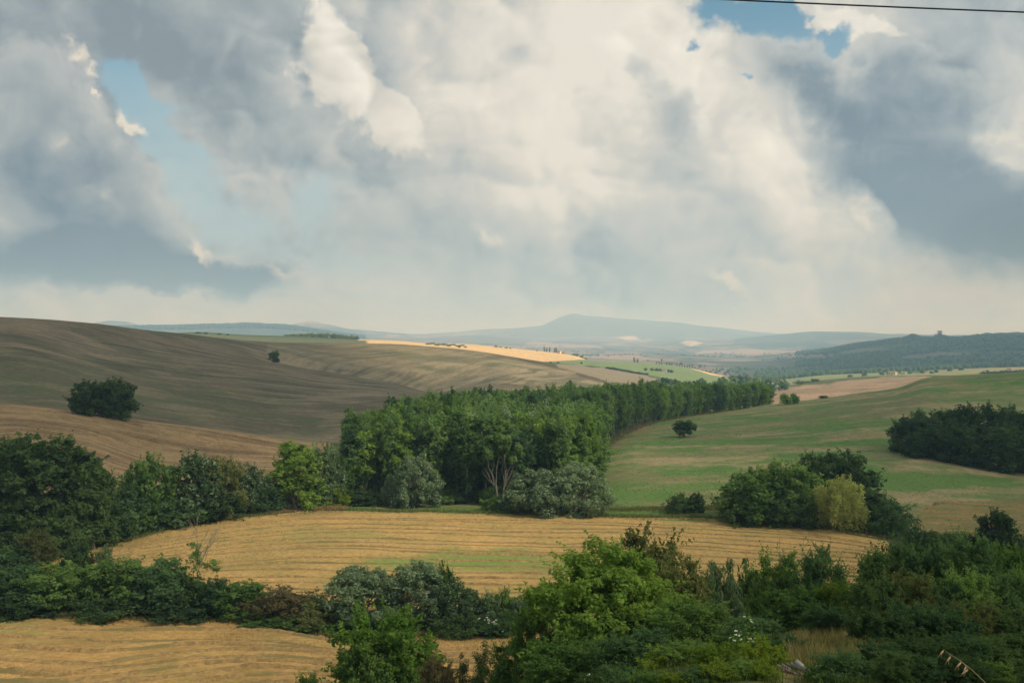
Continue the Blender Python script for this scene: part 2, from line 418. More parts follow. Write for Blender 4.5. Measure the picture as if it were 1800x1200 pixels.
def fbm(x, y, seed=0, octv=5, gain=0.5):
    a, s, t = 1.0, 0.0, 0.0
    for k in range(octv):
        s = s + a * vnoise(x * 2 ** k + 17.3 * k, y * 2 ** k - 9.1 * k, seed + k)
        t += a
        a *= gain
    return s / t


U0, U1, DU = -480.0, 2280.0, 3.0
ugrid = np.arange(U0, U1 + 0.1, DU)
NU = len(ugrid)
NL = len(LINES)
LY = np.array([pchip([p[0] for p in ln], [p[1] for p in ln], ugrid) for ln, _ in LINES])      # NL x NU
LZ = np.array([pchip([p[0] for p in ln], [p[2] / p[1] for p in ln], ugrid) for ln, _ in LINES]) * LY
tpar = [0.0]
for i in range(1, NL):
    n = LINES[i][1]
    tpar += list(i - 1 + (np.arange(1, n + 1)) / n)
tpar = np.array(tpar)
NT_ = len(tpar)
GY = np.empty((NT_, NU))
GZ = np.empty((NT_, NU))
for c in range(NU):
    lY = np.log(LY[:, c])
    GY[:, c] = np.exp(np.interp(tpar, np.arange(NL), lY))
    GZ[:, c] = pchip(LY[:, c], LZ[:, c], GY[:, c])
UU = np.broadcast_to(ugrid, GY.shape)
GX = (UU - 900.0) / FPX * GY
TT = np.broadcast_to(tpar[:, None], GY.shape)
# natural unevenness, growing with distance
w_near = np.clip((GY - 250) / 300, 0, 1) * np.clip((1500 - GY) / 600, 0, 1)
GZ = GZ + w_near * 0.9 * fbm(GX / 45, GY / 70, 3, 4)
w_mid = np.clip((GY - 2300) / 1500, 0, 1)
GZ = GZ + w_mid * GY * 0.0011 * fbm(GX / (GY * 0.03 + 30), GY / 900, 11, 5, 0.6)
w_pl = np.clip((GY - 2500) / 500, 0, 1) * np.clip((7200 - GY) / 1200, 0, 1) * np.clip((1480 - UU) / 120, 0, 1)
GZ = GZ + w_pl * GY * 0.0024 * fbm(GX / 420 + 3, GY / 520, 15, 4, 0.55)
w_fld = np.clip((GY - 90) / 20, 0, 1) * np.clip((230 - GY) / 20, 0, 1)
GZ = GZ + w_fld * 0.35 * fbm(GX / 22, GY / 30, 5, 3)
w_fg = np.clip((90 - GY) / 20, 0, 1) * np.clip((GY - 4) / 10, 0, 1)
GZ = GZ + w_fg * 0.5 * fbm(GX / 5, GY / 5, 6, 4)


# the spur of the left hill overlaps the next fold
Yc = np.interp(UU, [440, 480, 560, 640, 700, 760, 800], [700, 700, 715, 715, 715, 725, 735])
Dp = np.interp(UU, [420, 500, 600, 700, 790, 860], [0, 7.0, 12.0, 11.0, 5.0, 0])
xx_ = (GY - Yc) / 170.0
GZ = GZ - Dp * np.where(xx_ > 0, 1, 0) * np.clip(xx_ * 5, 0, 1) ** 1.3 * np.clip((1 - xx_) * 1.3, 0, 1) ** 1.5
GZ = GZ + Dp * 0.16 * np.exp(-((GY - Yc + 25) / 45.0) ** 2)


def ground(u, Y):
    """terrain height in direction u (photo x) at distance Y"""
    f = (min(max(u, U0), U1) - U0) / DU
    c = min(int(f), NU - 2)
    f -= c
    a = np.interp(Y, GY[:, c], GZ[:, c])
    b = np.interp(Y, GY[:, c + 1], GZ[:, c + 1])
    return float(a * (1 - f) + b * f)


def ground_xy(x, y):
    return ground(900 + x / y * FPX, y)


def ground_many(x, y):
    u = 900 + x / y * FPX
    f = np.clip((u - U0) / DU, 0, NU - 1.001)
    c = f.astype(int)
    f = f - c

    def col(cc):
        r = np.array([np.searchsorted(GY[:, k], v) for k, v in zip(cc, y)])
        r = np.clip(r, 1, NT_ - 1)
        y0, y1 = GY[r - 1, cc], GY[r, cc]
        w = np.clip((y - y0) / (y1 - y0), 0, 1)
        return GZ[r - 1, cc] * (1 - w) + GZ[r, cc] * w
    return col(c) * (1 - f) + col(c + 1) * f


def PY(Z_, Y_):
    return 600 - Z_ / Y_ * FPX


# ---- where each field lies (traced as the outline seen from the lookout, with the relief lines it spans)
def sdf(poly, px, py):
    """signed distance to polygon, positive inside"""
    P = np.array(poly, float)
    Q = np.roll(P, -1, axis=0)
    best = np.full(px.shape, 1e18)
    inside = np.zeros(px.shape, bool)
    for (x1, y1), (x2, y2) in zip(P, Q):
        dx, dy = x2 - x1, y2 - y1
        t = np.clip(((px - x1) * dx + (py - y1) * dy) / (dx * dx + dy * dy + 1e-9), 0, 1)
        best = np.minimum(best, (px - x1 - t * dx) ** 2 + (py - y1 - t * dy) ** 2)
        cond = ((y1 > py) != (y2 > py)) & (px < (x2 - x1) * (py - y1) / (y2 - y1 + 1e-12) + x1)
        inside ^= cond
    d = np.sqrt(best)
    return np.where(inside, d, -d)


GPY = PY(GZ, GY)
zone = np.zeros(GY.shape, int)
ZN = ['ground', 'stubble_field', 'stubble_field', 'stubble_field', 'meadow', 'ploughed_field', 'ploughed_hill', 'fallow_hill',
      'wheat_hill', 'green_hill', 'ploughed_field', 'hills']
# albedos: (main, second)
ZC = {
    0: ((0.060, 0.085, 0.030), (0.11, 0.115, 0.045)),
    1: ((0.50, 0.312, 0.110), (0.34, 0.215, 0.080)),
    2: ((0.50, 0.318, 0.118), (0.345, 0.260, 0.092)),
    3: ((0.25, 0.200, 0.085), (0.15, 0.165, 0.060)),
    4: ((0.105, 0.185, 0.055), (0.265, 0.220, 0.115)),
    5: ((0.340, 0.235, 0.120), (0.165, 0.112, 0.062)),
    6: ((0.215, 0.178, 0.110), (0.088, 0.078, 0.050)),
    7: ((0.250, 0.205, 0.140), (0.205, 0.175, 0.110)),
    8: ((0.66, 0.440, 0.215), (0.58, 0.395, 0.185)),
    9: ((0.150, 0.215, 0.085), (0.190, 0.230, 0.100)),
    10: ((0.330, 0.230, 0.140), (0.235, 0.165, 0.100)),
    11: ((0.215, 0.172, 0.135), (0.045, 0.065, 0.040)),  # far plain: cloud shade put into the main colour by darkening it
}
jit = 5.0 * fbm(GX / (GY * 0.02 + 1), GY / (GY * 0.05 + 1) * 0 + np.log(GY) * 18, 21, 4)


def setz(k, tlo, thi, poly=None, rough=1.0):
    rs = np.nonzero((tpar >= tlo) & (tpar <= thi))[0]
    a, b = rs[0], rs[-1] + 1
    px0, px1 = min(p[0] for p in poly) - 30, max(p[0] for p in poly) + 30
    c0, c1 = np.searchsorted(ugrid, [px0, px1])
    m = (sdf(poly, UU[a:b, c0:c1], GPY[a:b, c0:c1]) + jit[a:b, c0:c1] * rough) > 0
    zone[a:b, c0:c1][m] = k


zone[tpar >= 19.6] = 11
setz(1, 4.15, 5.95, [(-600, 1260), (-600, 1084), (300, 1087), (420, 1094), (520, 1112), (580, 1124), (640, 1122), (760, 1114), (900, 1110), (980, 1112), (1000, 1260)], 0.5)
setz(2, 6.3, 8.97, [(-600, 1090), (-600, 985), (90, 972), (180, 958), (300, 930), (430, 908), (560, 898), (800, 901), (1050, 906), (1300, 915), (1440, 930), (1560, 950), (1580, 970), (1530, 1090)], 0.5)
setz(3, 8.9, 11.2, [(1585, 955), (1600, 905), (1660, 882), (1800, 872), (2300, 860), (2300, 990), (1800, 965), (1600, 950)], 0.4)
setz(4, 9.9, 13.05, [(1020, 800), (1060, 888), (1270, 893), (1450, 905), (1600, 915), (1640, 884), (1800, 874), (2300, 860), (2300, 600), (1800, 640), (1600, 660), (1345, 706), (1280, 722), (1200, 730), (1140, 742), (1080, 768)])
setz(4, 12.9, 14.2, [(1300, 760), (1300, 640), (2300, 560), (2300, 760)])
setz(5, 10.15, 12.35, [(-600, 930), (-600, 650), (0, 700), (250, 730), (480, 764), (580, 776), (590, 880), (300, 900)])
setz(6, 12.35, 17.3, [(-600, 760), (-600, 500), (0, 540), (340, 592), (600, 600), (760, 605), (862, 619), (960, 641), (1066, 672), (1090, 690), (1000, 735), (700, 790), (400, 790)])
setz(7, 14.6, 17.6, [(862, 617), (960, 639), (1066, 671), (1130, 682), (1170, 668), (1100, 652), (1010, 640), (930, 634)])
setz(9, 16.3, 17.9, [(300, 583), (300, 600), (560, 605), (640, 606), (640, 600), (560, 598), (430, 591)], 0.2)
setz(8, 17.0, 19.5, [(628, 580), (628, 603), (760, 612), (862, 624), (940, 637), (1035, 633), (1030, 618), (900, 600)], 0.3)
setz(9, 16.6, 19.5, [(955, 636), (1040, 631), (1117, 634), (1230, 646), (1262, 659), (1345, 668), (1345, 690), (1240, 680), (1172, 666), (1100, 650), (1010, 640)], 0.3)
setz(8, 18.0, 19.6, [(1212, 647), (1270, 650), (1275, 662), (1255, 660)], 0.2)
setz(10, 14.3, 17.3, [(1335, 730), (1345, 688), (1411, 677), (1500, 669), (1560, 664), (1625, 658), (1645, 662), (1600, 705), (1400, 740)])
setz(9, 17.2, 19.6, [(1345, 672), (1345, 692), (1450, 676), (1560, 662), (1640, 658), (1560, 650), (1450, 655)], 0.3)
setz(9, 17.2, 19.6, [(1590, 662), (1640, 652), (1740, 647), (1820, 645), (1820, 656), (1720, 656), (1640, 662)], 0.3)

colA = np.zeros(GY.shape + (3,), np.float32)
colB = np.zeros(GY.shape + (3,), np.float32)
for k, (a, b) in ZC.items():
    colA[zone == k] = a
    colB[zone == k] = b


def tint(poly, tlo, thi, soft, ca, cb, amt=1.0, noise=0.0):
    """patch of other growth inside a field, soft-edged"""
    rs = np.nonzero((tpar >= tlo) & (tpar <= thi))[0]
    px0, px1 = min(p[0] for p in poly) - 2 * soft, max(p[0] for p in poly) + 2 * soft
    c0, c1 = np.searchsorted(ugrid, [px0, px1])
    sl = (slice(rs[0], rs[-1] + 1), slice(c0, c1))
    d = sdf(poly, UU[sl], GPY[sl]) + noise * fbm(GX[sl] / 9, GY[sl] / 14, 31, 4) * soft
    w = (np.clip(d / soft + 0.5, 0, 1) * amt)[..., None].astype(np.float32)
    colA[sl] = colA[sl] * (1 - w) + np.float32(ca) * w
    colB[sl] = colB[sl] * (1 - w) + np.float32(cb) * w


GREEN_A, GREEN_B = (0.19, 0.275, 0.068), (0.26, 0.27, 0.085)
tint([(640, 985), (800, 966), (960, 970), (1100, 985), (1100, 1003), (900, 1004), (780, 1000)], 6.3, 8.97, 14, GREEN_A, GREEN_B, 0.95, 1.5)
tint([(400, 935), (560, 925), (700, 944), (560, 948), (440, 946)], 6.3, 8.97, 14, GREEN_A, (0.42, 0.30, 0.12), 0.6, 1.5)
tint([(1180, 925), (1330, 935), (1360, 950), (1250, 945)], 6.3, 8.97, 14, GREEN_A, (0.42, 0.30, 0.12), 0.5, 1.5)
tint([(0, 1095), (70, 1095), (70, 1120), (0, 1120)], 4, 6, 14, GREEN_A, (0.42, 0.30, 0.12), 0.6, 1.5)
# left hill: green regrowth low down, soil higher
tint([(-300, 690), (-300, 620), (0, 618), (200, 640), (420, 690), (600, 735), (560, 760), (300, 745), (60, 715)], 12.3, 16, 45, (0.088, 0.108, 0.048), (0.130, 0.115, 0.068), 0.9, 0.8)
tint([(480, 600), (760, 606), (860, 622), (800, 660), (640, 640), (520, 625)], 14.5, 17, 30, (0.178, 0.145, 0.085), (0.120, 0.108, 0.062), 0.8, 0.8)
tint([(0, 552), (330, 588), (480, 605), (440, 640), (250, 600), (0, 600)], 14.0, 17, 25, (0.170, 0.128, 0.080), (0.110, 0.094, 0.058), 0.7, 0.8)
tint([(300, 580), (300, 600), (560, 606), (645, 607), (645, 598), (560, 596), (430, 588)], 16.2, 18, 2, (0.115, 0.140, 0.070), (0.135, 0.150, 0.075), 1.0)
tint([(858, 616), (960, 638), (1062, 669), (1058, 674), (955, 644), (852, 621)], 14.5, 17.3, 3, (0.10, 0.078, 0.05), (0.075, 0.06, 0.04), 0.85, 0.6)
# meadow: dry band half way up and bare patches
tint([(1380, 735), (1560, 690), (1700, 690), (1560, 730)], 11.5, 13.3, 22, (0.180, 0.160, 0.085), (0.13, 0.13, 0.06), 0.7, 0.8)
tint([(1500, 800), (1620, 790), (1800, 812), (1800, 850), (1600, 832)], 10.5, 12.0, 22, (0.235, 0.190, 0.110), (0.15, 0.14, 0.07), 0.8, 1.0)
tint([(1050, 800), (1180, 775), (1260, 770), (1200, 840), (1260, 880), (1080, 886)], 10.0, 12.2, 30, (0.215, 0.200, 0.100), (0.14, 0.165, 0.065), 0.75, 1.4)
tint([(1130, 745), (1180, 738), (1100, 778), (1060, 800), (1040, 800)], 11, 13, 10, (0.29, 0.22, 0.11), (0.2, 0.17, 0.08), 0.8, 1.0)
# verge of fresh grass and a dirt track in front of the grove
tint([(470, 903), (520, 888), (900, 884), (1060, 886), (1300, 906), (1300, 918), (1050, 907), (560, 899)], 8.9, 10.1, 5, (0.100, 0.190, 0.045), (0.13, 0.17, 0.05), 0.9, 1.0)
tint([(660, 887), (850, 884), (850, 889), (660, 893)], 8.9, 10.3, 4, (0.27, 0.20, 0.12), (0.2, 0.16, 0.09), 0.8, 0.5)
tint([(480, 908), (500, 893), (600, 894), (600, 904)], 8.0, 10.1, 6, (0.36, 0.25, 0.11), (0.22, 0.18, 0.08), 0.85, 0.8)
# foreground: dry grass on the bank
tint([(1380, 1180), (1420, 1120), (1530, 1100), (1560, 1150), (1540, 1190)], 0.4, 3.2, 30, (0.26, 0.20, 0.09), (0.15, 0.14, 0.06), 0.9, 1.5)
tint([(1590, 664), (1640, 650), (1740, 645), (1830, 642), (1830, 658), (1720, 658), (1640, 664)], 17.0, 19.7, 4, (0.30, 0.235, 0.125), (0.19, 0.20, 0.085), 0.75, 0.5)
tint([(1345, 668), (1450, 652), (1560, 648), (1560, 664), (1450, 680), (1345, 694)], 17.2, 19.6, 3, (0.24, 0.235, 0.10), (0.19, 0.20, 0.085), 0.7, 0.5)
# far plain: pale chalky slopes, dark woods on the tower hill
tint([(1420, 640), (1500, 600), (1600, 585), (1800, 580), (2300, 560), (2300, 640), (1800, 650), (1500, 655)], 20.3, 23.2, 10, (0.115, 0.125, 0.070), (0.050, 0.070, 0.040), 0.85, 0.5)
tint([(1280, 640), (1420, 632), (1500, 640), (1560, 650), (1400, 665), (1290, 668)], 19.6, 21.6, 8, (0.055, 0.080, 0.045), (0.12, 0.12, 0.07), 0.8, 0.5)
tint([(200, 560), (430, 565), (560, 575), (620, 600), (200, 600)], 23.2, 24.6, 3, (0.06, 0.085, 0.05), (0.09, 0.10, 0.06), 0.95)
tint([(880, 550), (1300, 550), (1420, 590), (1200, 600), (900, 596)], 26.2, 28, 4, (0.06, 0.08, 0.05), (0.10, 0.10, 0.07), 0.9)
tint([(1290, 580), (1500, 578), (1800, 580), (1800, 600), (1400, 600), (1290, 604)], 24.2, 25.4, 4, (0.06, 0.085, 0.045), (0.11, 0.11, 0.06), 0.85, 0.3)
tint([(1195, 603), (1210, 596), (1235, 603), (1215, 608)], 24.0, 25.6, 3, (0.62, 0.50, 0.36), (0.5, 0.4, 0.28), 0.9)
tint([(1085, 592), (1115, 590), (1125, 597), (1100, 598)], 24.0, 27.0, 3, (0.62, 0.50, 0.36), (0.5, 0.4, 0.28), 0.8)

# uneven growth inside the big fields
def mottle(k, sx, sy, ca, cb, amt, seed, lo=-0.05, hi=0.35):
    m = zone == k
    n = fbm(GX[m] / sx, GY[m] / sy, seed, 5, 0.6)
    w = (np.clip((n - lo) / (hi - lo), 0, 1) * amt)[:, None].astype(np.float32)
    colA[m] = colA[m] * (1 - w) + np.float32(ca) * w
    colB[m] = colB[m] * (1 - w) + np.float32(cb) * w


mottle(4, 30, 16, (0.34, 0.275, 0.150), (0.24, 0.21, 0.10), 0.95, 61, -0.05, 0.25)
mottle(4, 24, 12, (0.085, 0.185, 0.042), (0.12, 0.205, 0.055), 0.9, 62, -0.05, 0.25)
mottle(6, 60, 26, (0.115, 0.112, 0.062), (0.075, 0.075, 0.045), 0.8, 63)
mottle(6, 45, 20, (0.255, 0.205, 0.130), (0.15, 0.125, 0.08), 0.7, 64)
mottle(5, 30, 16, (0.40, 0.285, 0.145), (0.22, 0.155, 0.085), 0.7, 65)
mottle(10, 60, 30, (0.22, 0.165, 0.10), (0.17, 0.125, 0.08), 0.7, 66)
mottle(2, 14, 7, (0.40, 0.285, 0.105), (0.28, 0.23, 0.08), 0.6, 67)
mottle(1, 9, 5, (0.40, 0.275, 0.10), (0.28, 0.22, 0.075), 0.6, 68)

# plough and mowing lines: s runs along them, r across (in line spacings); strength in w
rowS = np.zeros(GY.shape)
rowR = np.zeros(GY.shape)
rowW = np.zeros(GY.shape)
bend = fbm(GX / 90, GY / 120, 41, 3) * 6


def rows(k, ang, spacing, strength, along=40.0, curv=1.0):
    m = zone == k
    c, s_ = math.cos(R(ang)), math.sin(R(ang))
    a = GX * c + GY * s_ + bend * 0.3
    b = -GX * s_ + GY * c + bend * curv
    rowS[m] = (a / along)[m]
    rowR[m] = (b / spacing)[m]
    rowW[m] = strength


rows(1, 3, 1.3, 0.30, 25)
rows(2, 2, 1.3, 0.30, 25)
rows(3, -8, 2.2, 0.9, 40)
rows(4, 6, 7.0, 1.1, 90, 3)
rows(5, 24, 4.0, 1.5, 90, 2)
rows(6, 38, 7.0, 1.9, 170, 3.5)
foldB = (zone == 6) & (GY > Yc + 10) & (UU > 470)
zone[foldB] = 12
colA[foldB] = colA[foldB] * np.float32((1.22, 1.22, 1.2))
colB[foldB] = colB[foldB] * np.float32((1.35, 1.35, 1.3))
rows(12, 68, 7.0, 1.9, 150, 4)
zone[foldB] = 6
rows(7, 40, 9, 0.5, 150)
rows(8, 20, 5.0, 0.25, 120)
rows(9, 20, 6.0, 0.25, 120)
rows(10, 62, 12.0, 0.9, 150, 3)
rows(0, 10, 1.0, 0.2, 3)
rows(11, 15, 60.0, 0.0, 400)

kp = np.select([GY < 90, GY < 260, GY < 1300, GY < 2600], [1 / 3.0, 1 / 9.0, 1 / 30.0, 1 / 90.0], 1 / 600.0)
# the far plain is seen so flat that its pattern is kept longer in depth
pat = np.stack([GX * kp, GY * kp * np.where(GY > 2600, 0.40, 1.0), GZ * kp * 0.0], -1).astype(np.float32)
far = np.clip((GY - 2300) / 400, 0, 1)


def grid_mesh(name, mask_faces, X, Y, Zz, attrs):
    """mesh from the faces of the terrain grid that mask_faces selects"""
    nr, nc = X.shape
    r, c = np.nonzero(mask_faces)
    i0 = r * nc + c
    quads = np.stack([i0, i0 + 1, i0 + nc + 1, i0 + nc], -1)
    used, inv = np.unique(quads.ravel(), return_inverse=True)
    inv = inv.reshape(quads.shape)
    me = bpy.data.meshes.new(name)
    nf = len(quads)
    me.vertices.add(len(used))
    me.loops.add(nf * 4)
    me.polygons.add(nf)
    co = np.stack([X.ravel()[used], Y.ravel()[used], Zz.ravel()[used]], -1).astype(np.float32)
    me.vertices.foreach_set('co', co.ravel())
    me.loops.foreach_set('vertex_index', inv.ravel().astype(np.int32))
    me.polygons.foreach_set('loop_start', (np.arange(nf) * 4).astype(np.int32))
    me.polygons.foreach_set('use_smooth', np.ones(nf, bool))
    me.update()
    for an, (typ, arr) in attrs.items():
        at = me.attributes.new(an, typ, 'POINT')
        if typ == 'FLOAT_COLOR':
            a = np.ones((len(used), 4), np.float32)
            a[:, :3] = arr.reshape(-1, 3)[used]
            at.data.foreach_set('color', a.ravel())
        elif typ == 'FLOAT_VECTOR':
            at.data.foreach_set('vector', arr.reshape(-1, 3)[used].astype(np.float32).ravel())
        else:
            at.data.foreach_set('value', arr.ravel()[used].astype(np.float32))
    me.validate()
    ob = bpy.data.objects.new(name, me)
    COL.objects.link(ob)
    return ob


def new_mat(name):
    m = bpy.data.materials.new(name)
    m.use_nodes = True
    m.node_tree.nodes.clear()
    return m, NT(m.node_tree)


def out(N, surf, disp=None):
    o = N.n('ShaderNodeOutputMaterial')
    N.put(o.inputs['Surface'], surf)


def attr(N, name, which='Vector'):
    a = N.n('ShaderNodeAttribute', attribute_name=name)
    return a.outputs[which]


def bsdf(N, col, rough=0.9, spec=0.1, normal=None):
    b = N.n('ShaderNodeBsdfPrincipled')
    N.put(b.inputs['Base Color'], col)
    N.put(b.inputs['Roughness'], rough)
    N.put(b.inputs['Specular IOR Level'], spec)
    if normal is not None:
        N.put(b.inputs['Normal'], normal)
    return b.outputs[0]


# ---- field material: near land
def land_material(name, bump):
    m, N = new_mat(name)
    ca, cb = attr(N, 'colA', 'Color'), attr(N, 'colB', 'Color')
    pc = attr(N, 'pat')
    rw = attr(N, 'rows')
    sp = N.n('ShaderNodeSeparateXYZ')
    N.put(sp.inputs[0], rw)
    big = N.noise(pc, 1.0, 7.0, 0.6)
    rn = N.noise(N.vmath('MULTIPLY', rw, (1.0, 1.0, 0.0)), 1.0, 4.0, 0.68)
    rn = N.math('SUBTRACT', rn, 0.5)
    rn = N.math('MULTIPLY', rn, sp.outputs[2])
    f = N.math('MULTIPLY_ADD', rn, 2.6, N.math('MULTIPLY_ADD', N.math('SUBTRACT', big, 0.5), 3.0, 0.42), clamp=True)
    col = N.mix(f, ca, cb)
    fine = N.noise(pc, 9.0, 5.0, 0.75)
    grit = N.noise(pc, 42.0, 3.0, 0.7)
    v = N.math('MULTIPLY_ADD', fine, 1.5, N.math('MULTIPLY_ADD', grit, 0.9, -0.20))
    col = N.mix(1.0, col, v, 'MULTIPLY')
    bp = N.n('ShaderNodeBump')
    bp.inputs['Strength'].default_value = bump
    bp.inputs['Distance'].default_value = 0.5
    N.put(bp.inputs['Height'], N.math('ADD', N.math('ADD', fine, N.math('MULTIPLY', grit, 0.4)), N.math('MULTIPLY', rn, 2.0)))
    out(N, bsdf(N, col, 0.95, 0.05, bp.outputs[0]))
    return m


def far_material():
    m, N = new_mat('far_land')
    ca, cb = attr(N, 'colA', 'Color'), attr(N, 'colB', 'Color')
    pc = attr(N, 'pat')
    wv = N.noise(pc, 1.2, 4.0, 0.6, color=True)
    pw = N.vmath('MULTIPLY_ADD', N.vmath('SUBTRACT', wv, (0.5, 0.5, 0.5)), (0.9, 0.9, 0), pc)
    vo = N.n('ShaderNodeTexVoronoi', feature='F1')
    N.put(vo.inputs['Vector'], pw)
    vo.inputs['Scale'].default_value = 1.1
    sp = N.n('ShaderNodeSeparateColor')
    N.put(sp.inputs[0], vo.outputs['Color'])
    fld = N.ramp(sp.outputs[0], [(0.0, (0.50, 0.52, 0.52)), (0.3, (1.15, 1.12, 1.08)), (0.55, (0.55, 0.72, 0.52)), (0.75, (1.5, 1.4, 1.25)), (0.95, (0.9, 0.9, 0.9))])
    land = N.mix(1.0, ca, fld, 'MULTIPLY')
    wood = N.noise(pc, 0.9, 7.0, 0.68)
    wm = N.smooth(wood, 0.51, 0.57)
    vo2 = N.n('ShaderNodeTexVoronoi', feature='DISTANCE_TO_EDGE')
    N.put(vo2.inputs['Vector'], pw)
    vo2.inputs['Scale'].default_value = 1.1
    hedge = N.smooth(vo2.outputs[0], 0.05, 0.015)
    wm = N.math('MAXIMUM', wm, N.math('MULTIPLY', hedge, 0.7))
    col = N.mix(wm, land, cb)
    fine = N.noise(pc, 12.0, 4.0, 0.65)
    col = N.mix(1.0, col, N.math('MULTIPLY_ADD', fine, 0.8, 0.6), 'MULTIPLY')
    out(N, bsdf(N, col, 1.0, 0.0))
    return m


M_LAND = land_material('field_soil_and_grass', 0.35)
M_FAR = far_material()
zf = np.maximum.reduce([zone[:-1, :-1]]) if False else zone[:-1, :-1]
ATT = {'colA': ('FLOAT_COLOR', colA), 'colB': ('FLOAT_COLOR', colB), 'pat': ('FLOAT_VECTOR', pat),
       'rows': ('FLOAT_VECTOR', np.stack([rowS, rowR, rowW], -1))}
FIELD = {}
for k in range(12):
    sel = zf == k
    if not sel.any():
        continue
    ob = grid_mesh(ZN[k], sel, GX, GY, GZ, ATT)
    ob.data.materials.append(M_FAR if k == 11 else M_LAND)
    ob['kind'] = 'structure'
    FIELD[k] = ob

# the land goes on to the sides and behind the lookout
az1 = math.atan((U1 - 900) / FPX)
az0 = math.atan((U0 - 900) / FPX)
ang = np.concatenate([np.linspace(az1, math.pi, 26), np.linspace(-math.pi, az0, 26)[1:]])
tc = np.concatenate([np.arange(0, NT_, 6), [NT_ - 1]])
idx = np.where(ang > 0, NU - 1, 0)
rr = np.where(ang[None, :] > 0, GY[tc][:, -1:] / math.cos(az1), GY[tc][:, :1] / math.cos(az0))
bl = np.clip((math.pi - np.abs(ang)) / 1.2, 0, 1)[None, :]
zl, zr = GZ[tc][:, :1], GZ[tc][:, -1:]
zz = np.where(ang[None, :] > 0, zr * bl + (zl + zr) / 2 * (1 - bl), zl * bl + (zl + zr) / 2 * (1 - bl))
near_up = np.clip((60 - rr) / 60, 0, 1)
zz = zz * (1 - near_up * (1 - bl)) + (-1.7) * near_up * (1 - bl)
XX, YY = rr * np.sin(ang)[None, :], rr * np.cos(ang)[None, :]
z0 = np.zeros(XX.shape)
one = np.ones(XX.shape + (1,))
side = grid_mesh('ground', np.ones((XX.shape[0] - 1, XX.shape[1] - 1), bool), XX, YY, zz, {
    'colA': ('FLOAT_COLOR', (one * np.array([0.14, 0.15, 0.065])).astype(np.float32)),
    'colB': ('FLOAT_COLOR', (one * np.array([0.24, 0.19, 0.10])).astype(np.float32)),
    'pat': ('FLOAT_VECTOR', np.stack([XX / 60, YY / 60, z0], -1)),
    'rows': ('FLOAT_VECTOR', np.stack([XX / 90, YY / 4, z0 + 0.3], -1))})
side.data.materials.append(M_LAND)
side['kind'] = 'structure'

# ------------------------------------------------------------------ air: one even box of haze round land and lookout
def haze_box(density):
    me = bpy.data.meshes.new('haze')
    zb, zt, s = float(GZ.min()) - 1.0, float(GZ.max()) + 25.0, 27500.0
    v = [(-s, -s, zb), (s, -s, zb), (s, s, zb), (-s, s, zb), (-s, -s, zt), (s, -s, zt), (s, s, zt), (-s, s, zt)]
    f = [(3, 2, 1, 0), (4, 5, 6, 7), (0, 1, 5, 4), (1, 2, 6, 5), (2, 3, 7, 6), (3, 0, 4, 7)]
    me.from_pydata(v, [], f)
    ob = bpy.data.objects.new('haze', me)
    COL.objects.link(ob)
    m, N = new_mat('haze_air')
    pv = N.n('ShaderNodeVolumePrincipled')
    pv.inputs['Color'].default_value = (0.42, 0.69, 1.0, 1)
    pv.inputs['Absorption Color'].default_value = (1, 1, 1, 1)
    pv.inputs['Density'].default_value = density
    pv.inputs['Anisotropy'].default_value = 0.1
    o = N.n('ShaderNodeOutputMaterial')
    N.put(o.inputs['Volume'], pv.outputs[0])
    me.materials.append(m)
    ob['kind'] = 'stuff'
    ob['label'] = 'pale blue haze lying over the far valley and hills'
    ob['category'] = 'haze'
    return ob


haze_box(1.6e-4)

# ------------------------------------------------------------------ vegetation: prototypes
def solve_Y(u, py, Ylo, Yhi):
    """distance at which the ground in direction u is seen at height py, searched outward from Ylo"""
    ys = np.geomspace(Ylo, Yhi, 240)
    f = min(max((u - U0) / DU, 0), NU - 2)
    c = int(f)
    zs = np.interp(ys, GY[:, c], GZ[:, c])
    p = PY(zs, ys)
    k = np.nonzero((p[:-1] - py) * (p[1:] - py) <= 0)[0]
    if len(k) == 0:
        return float(ys[np.argmin(abs(p - py))])
    k = k[0]
    return float(np.interp(py, [p[k + 1], p[k]], [ys[k + 1], ys[k]])) if p[k + 1] < p[k] else float(ys[k])


def mesh_from(name, V, F, mats=(), fattr=None, smooth=False):
    """V (n,3), F (m,4) or (m,3)"""
    me = bpy.data.meshes.new(name)
    V = np.asarray(V, np.float32)
    F = np.asarray(F, np.int32)
    nf, k = F.shape
    me.vertices.add(len(V))
    me.loops.add(nf * k)
    me.polygons.add(nf)
    me.vertices.foreach_set('co', V.ravel())
    me.loops.foreach_set('vertex_index', F.ravel())
    me.polygons.foreach_set('loop_start', (np.arange(nf) * k).astype(np.int32))
    if smooth:
        me.polygons.foreach_set('use_smooth', np.ones(nf, bool))
    if fattr:
        for an, arr in fattr.items():
            a = me.attributes.new(an, 'FLOAT', 'FACE')
            a.data.foreach_set('value', np.asarray(arr, np.float32))
    me.update()
    for m in mats:
        me.materials.append(m)
    return me


def unit(v):
    return v / (np.linalg.norm(v, axis=-1, keepdims=True) + 1e-9)


def rand_dirs(g, n):
    return unit(g.normal(size=(n, 3)))


def leaf_quads(g, C, Nrm, size, aspect=0.5):
    n = len(C)
    t = rand_dirs(g, n)
    a = unit(np.cross(Nrm, t))
    b = np.cross(Nrm, a)
    s = size[:, None]
    V = np.stack([C + a * s, C + b * s * aspect, C - a * s, C - b * s * aspect], 1).reshape(-1, 3)
    F = np.arange(n * 4).reshape(n, 4)
    return V, F


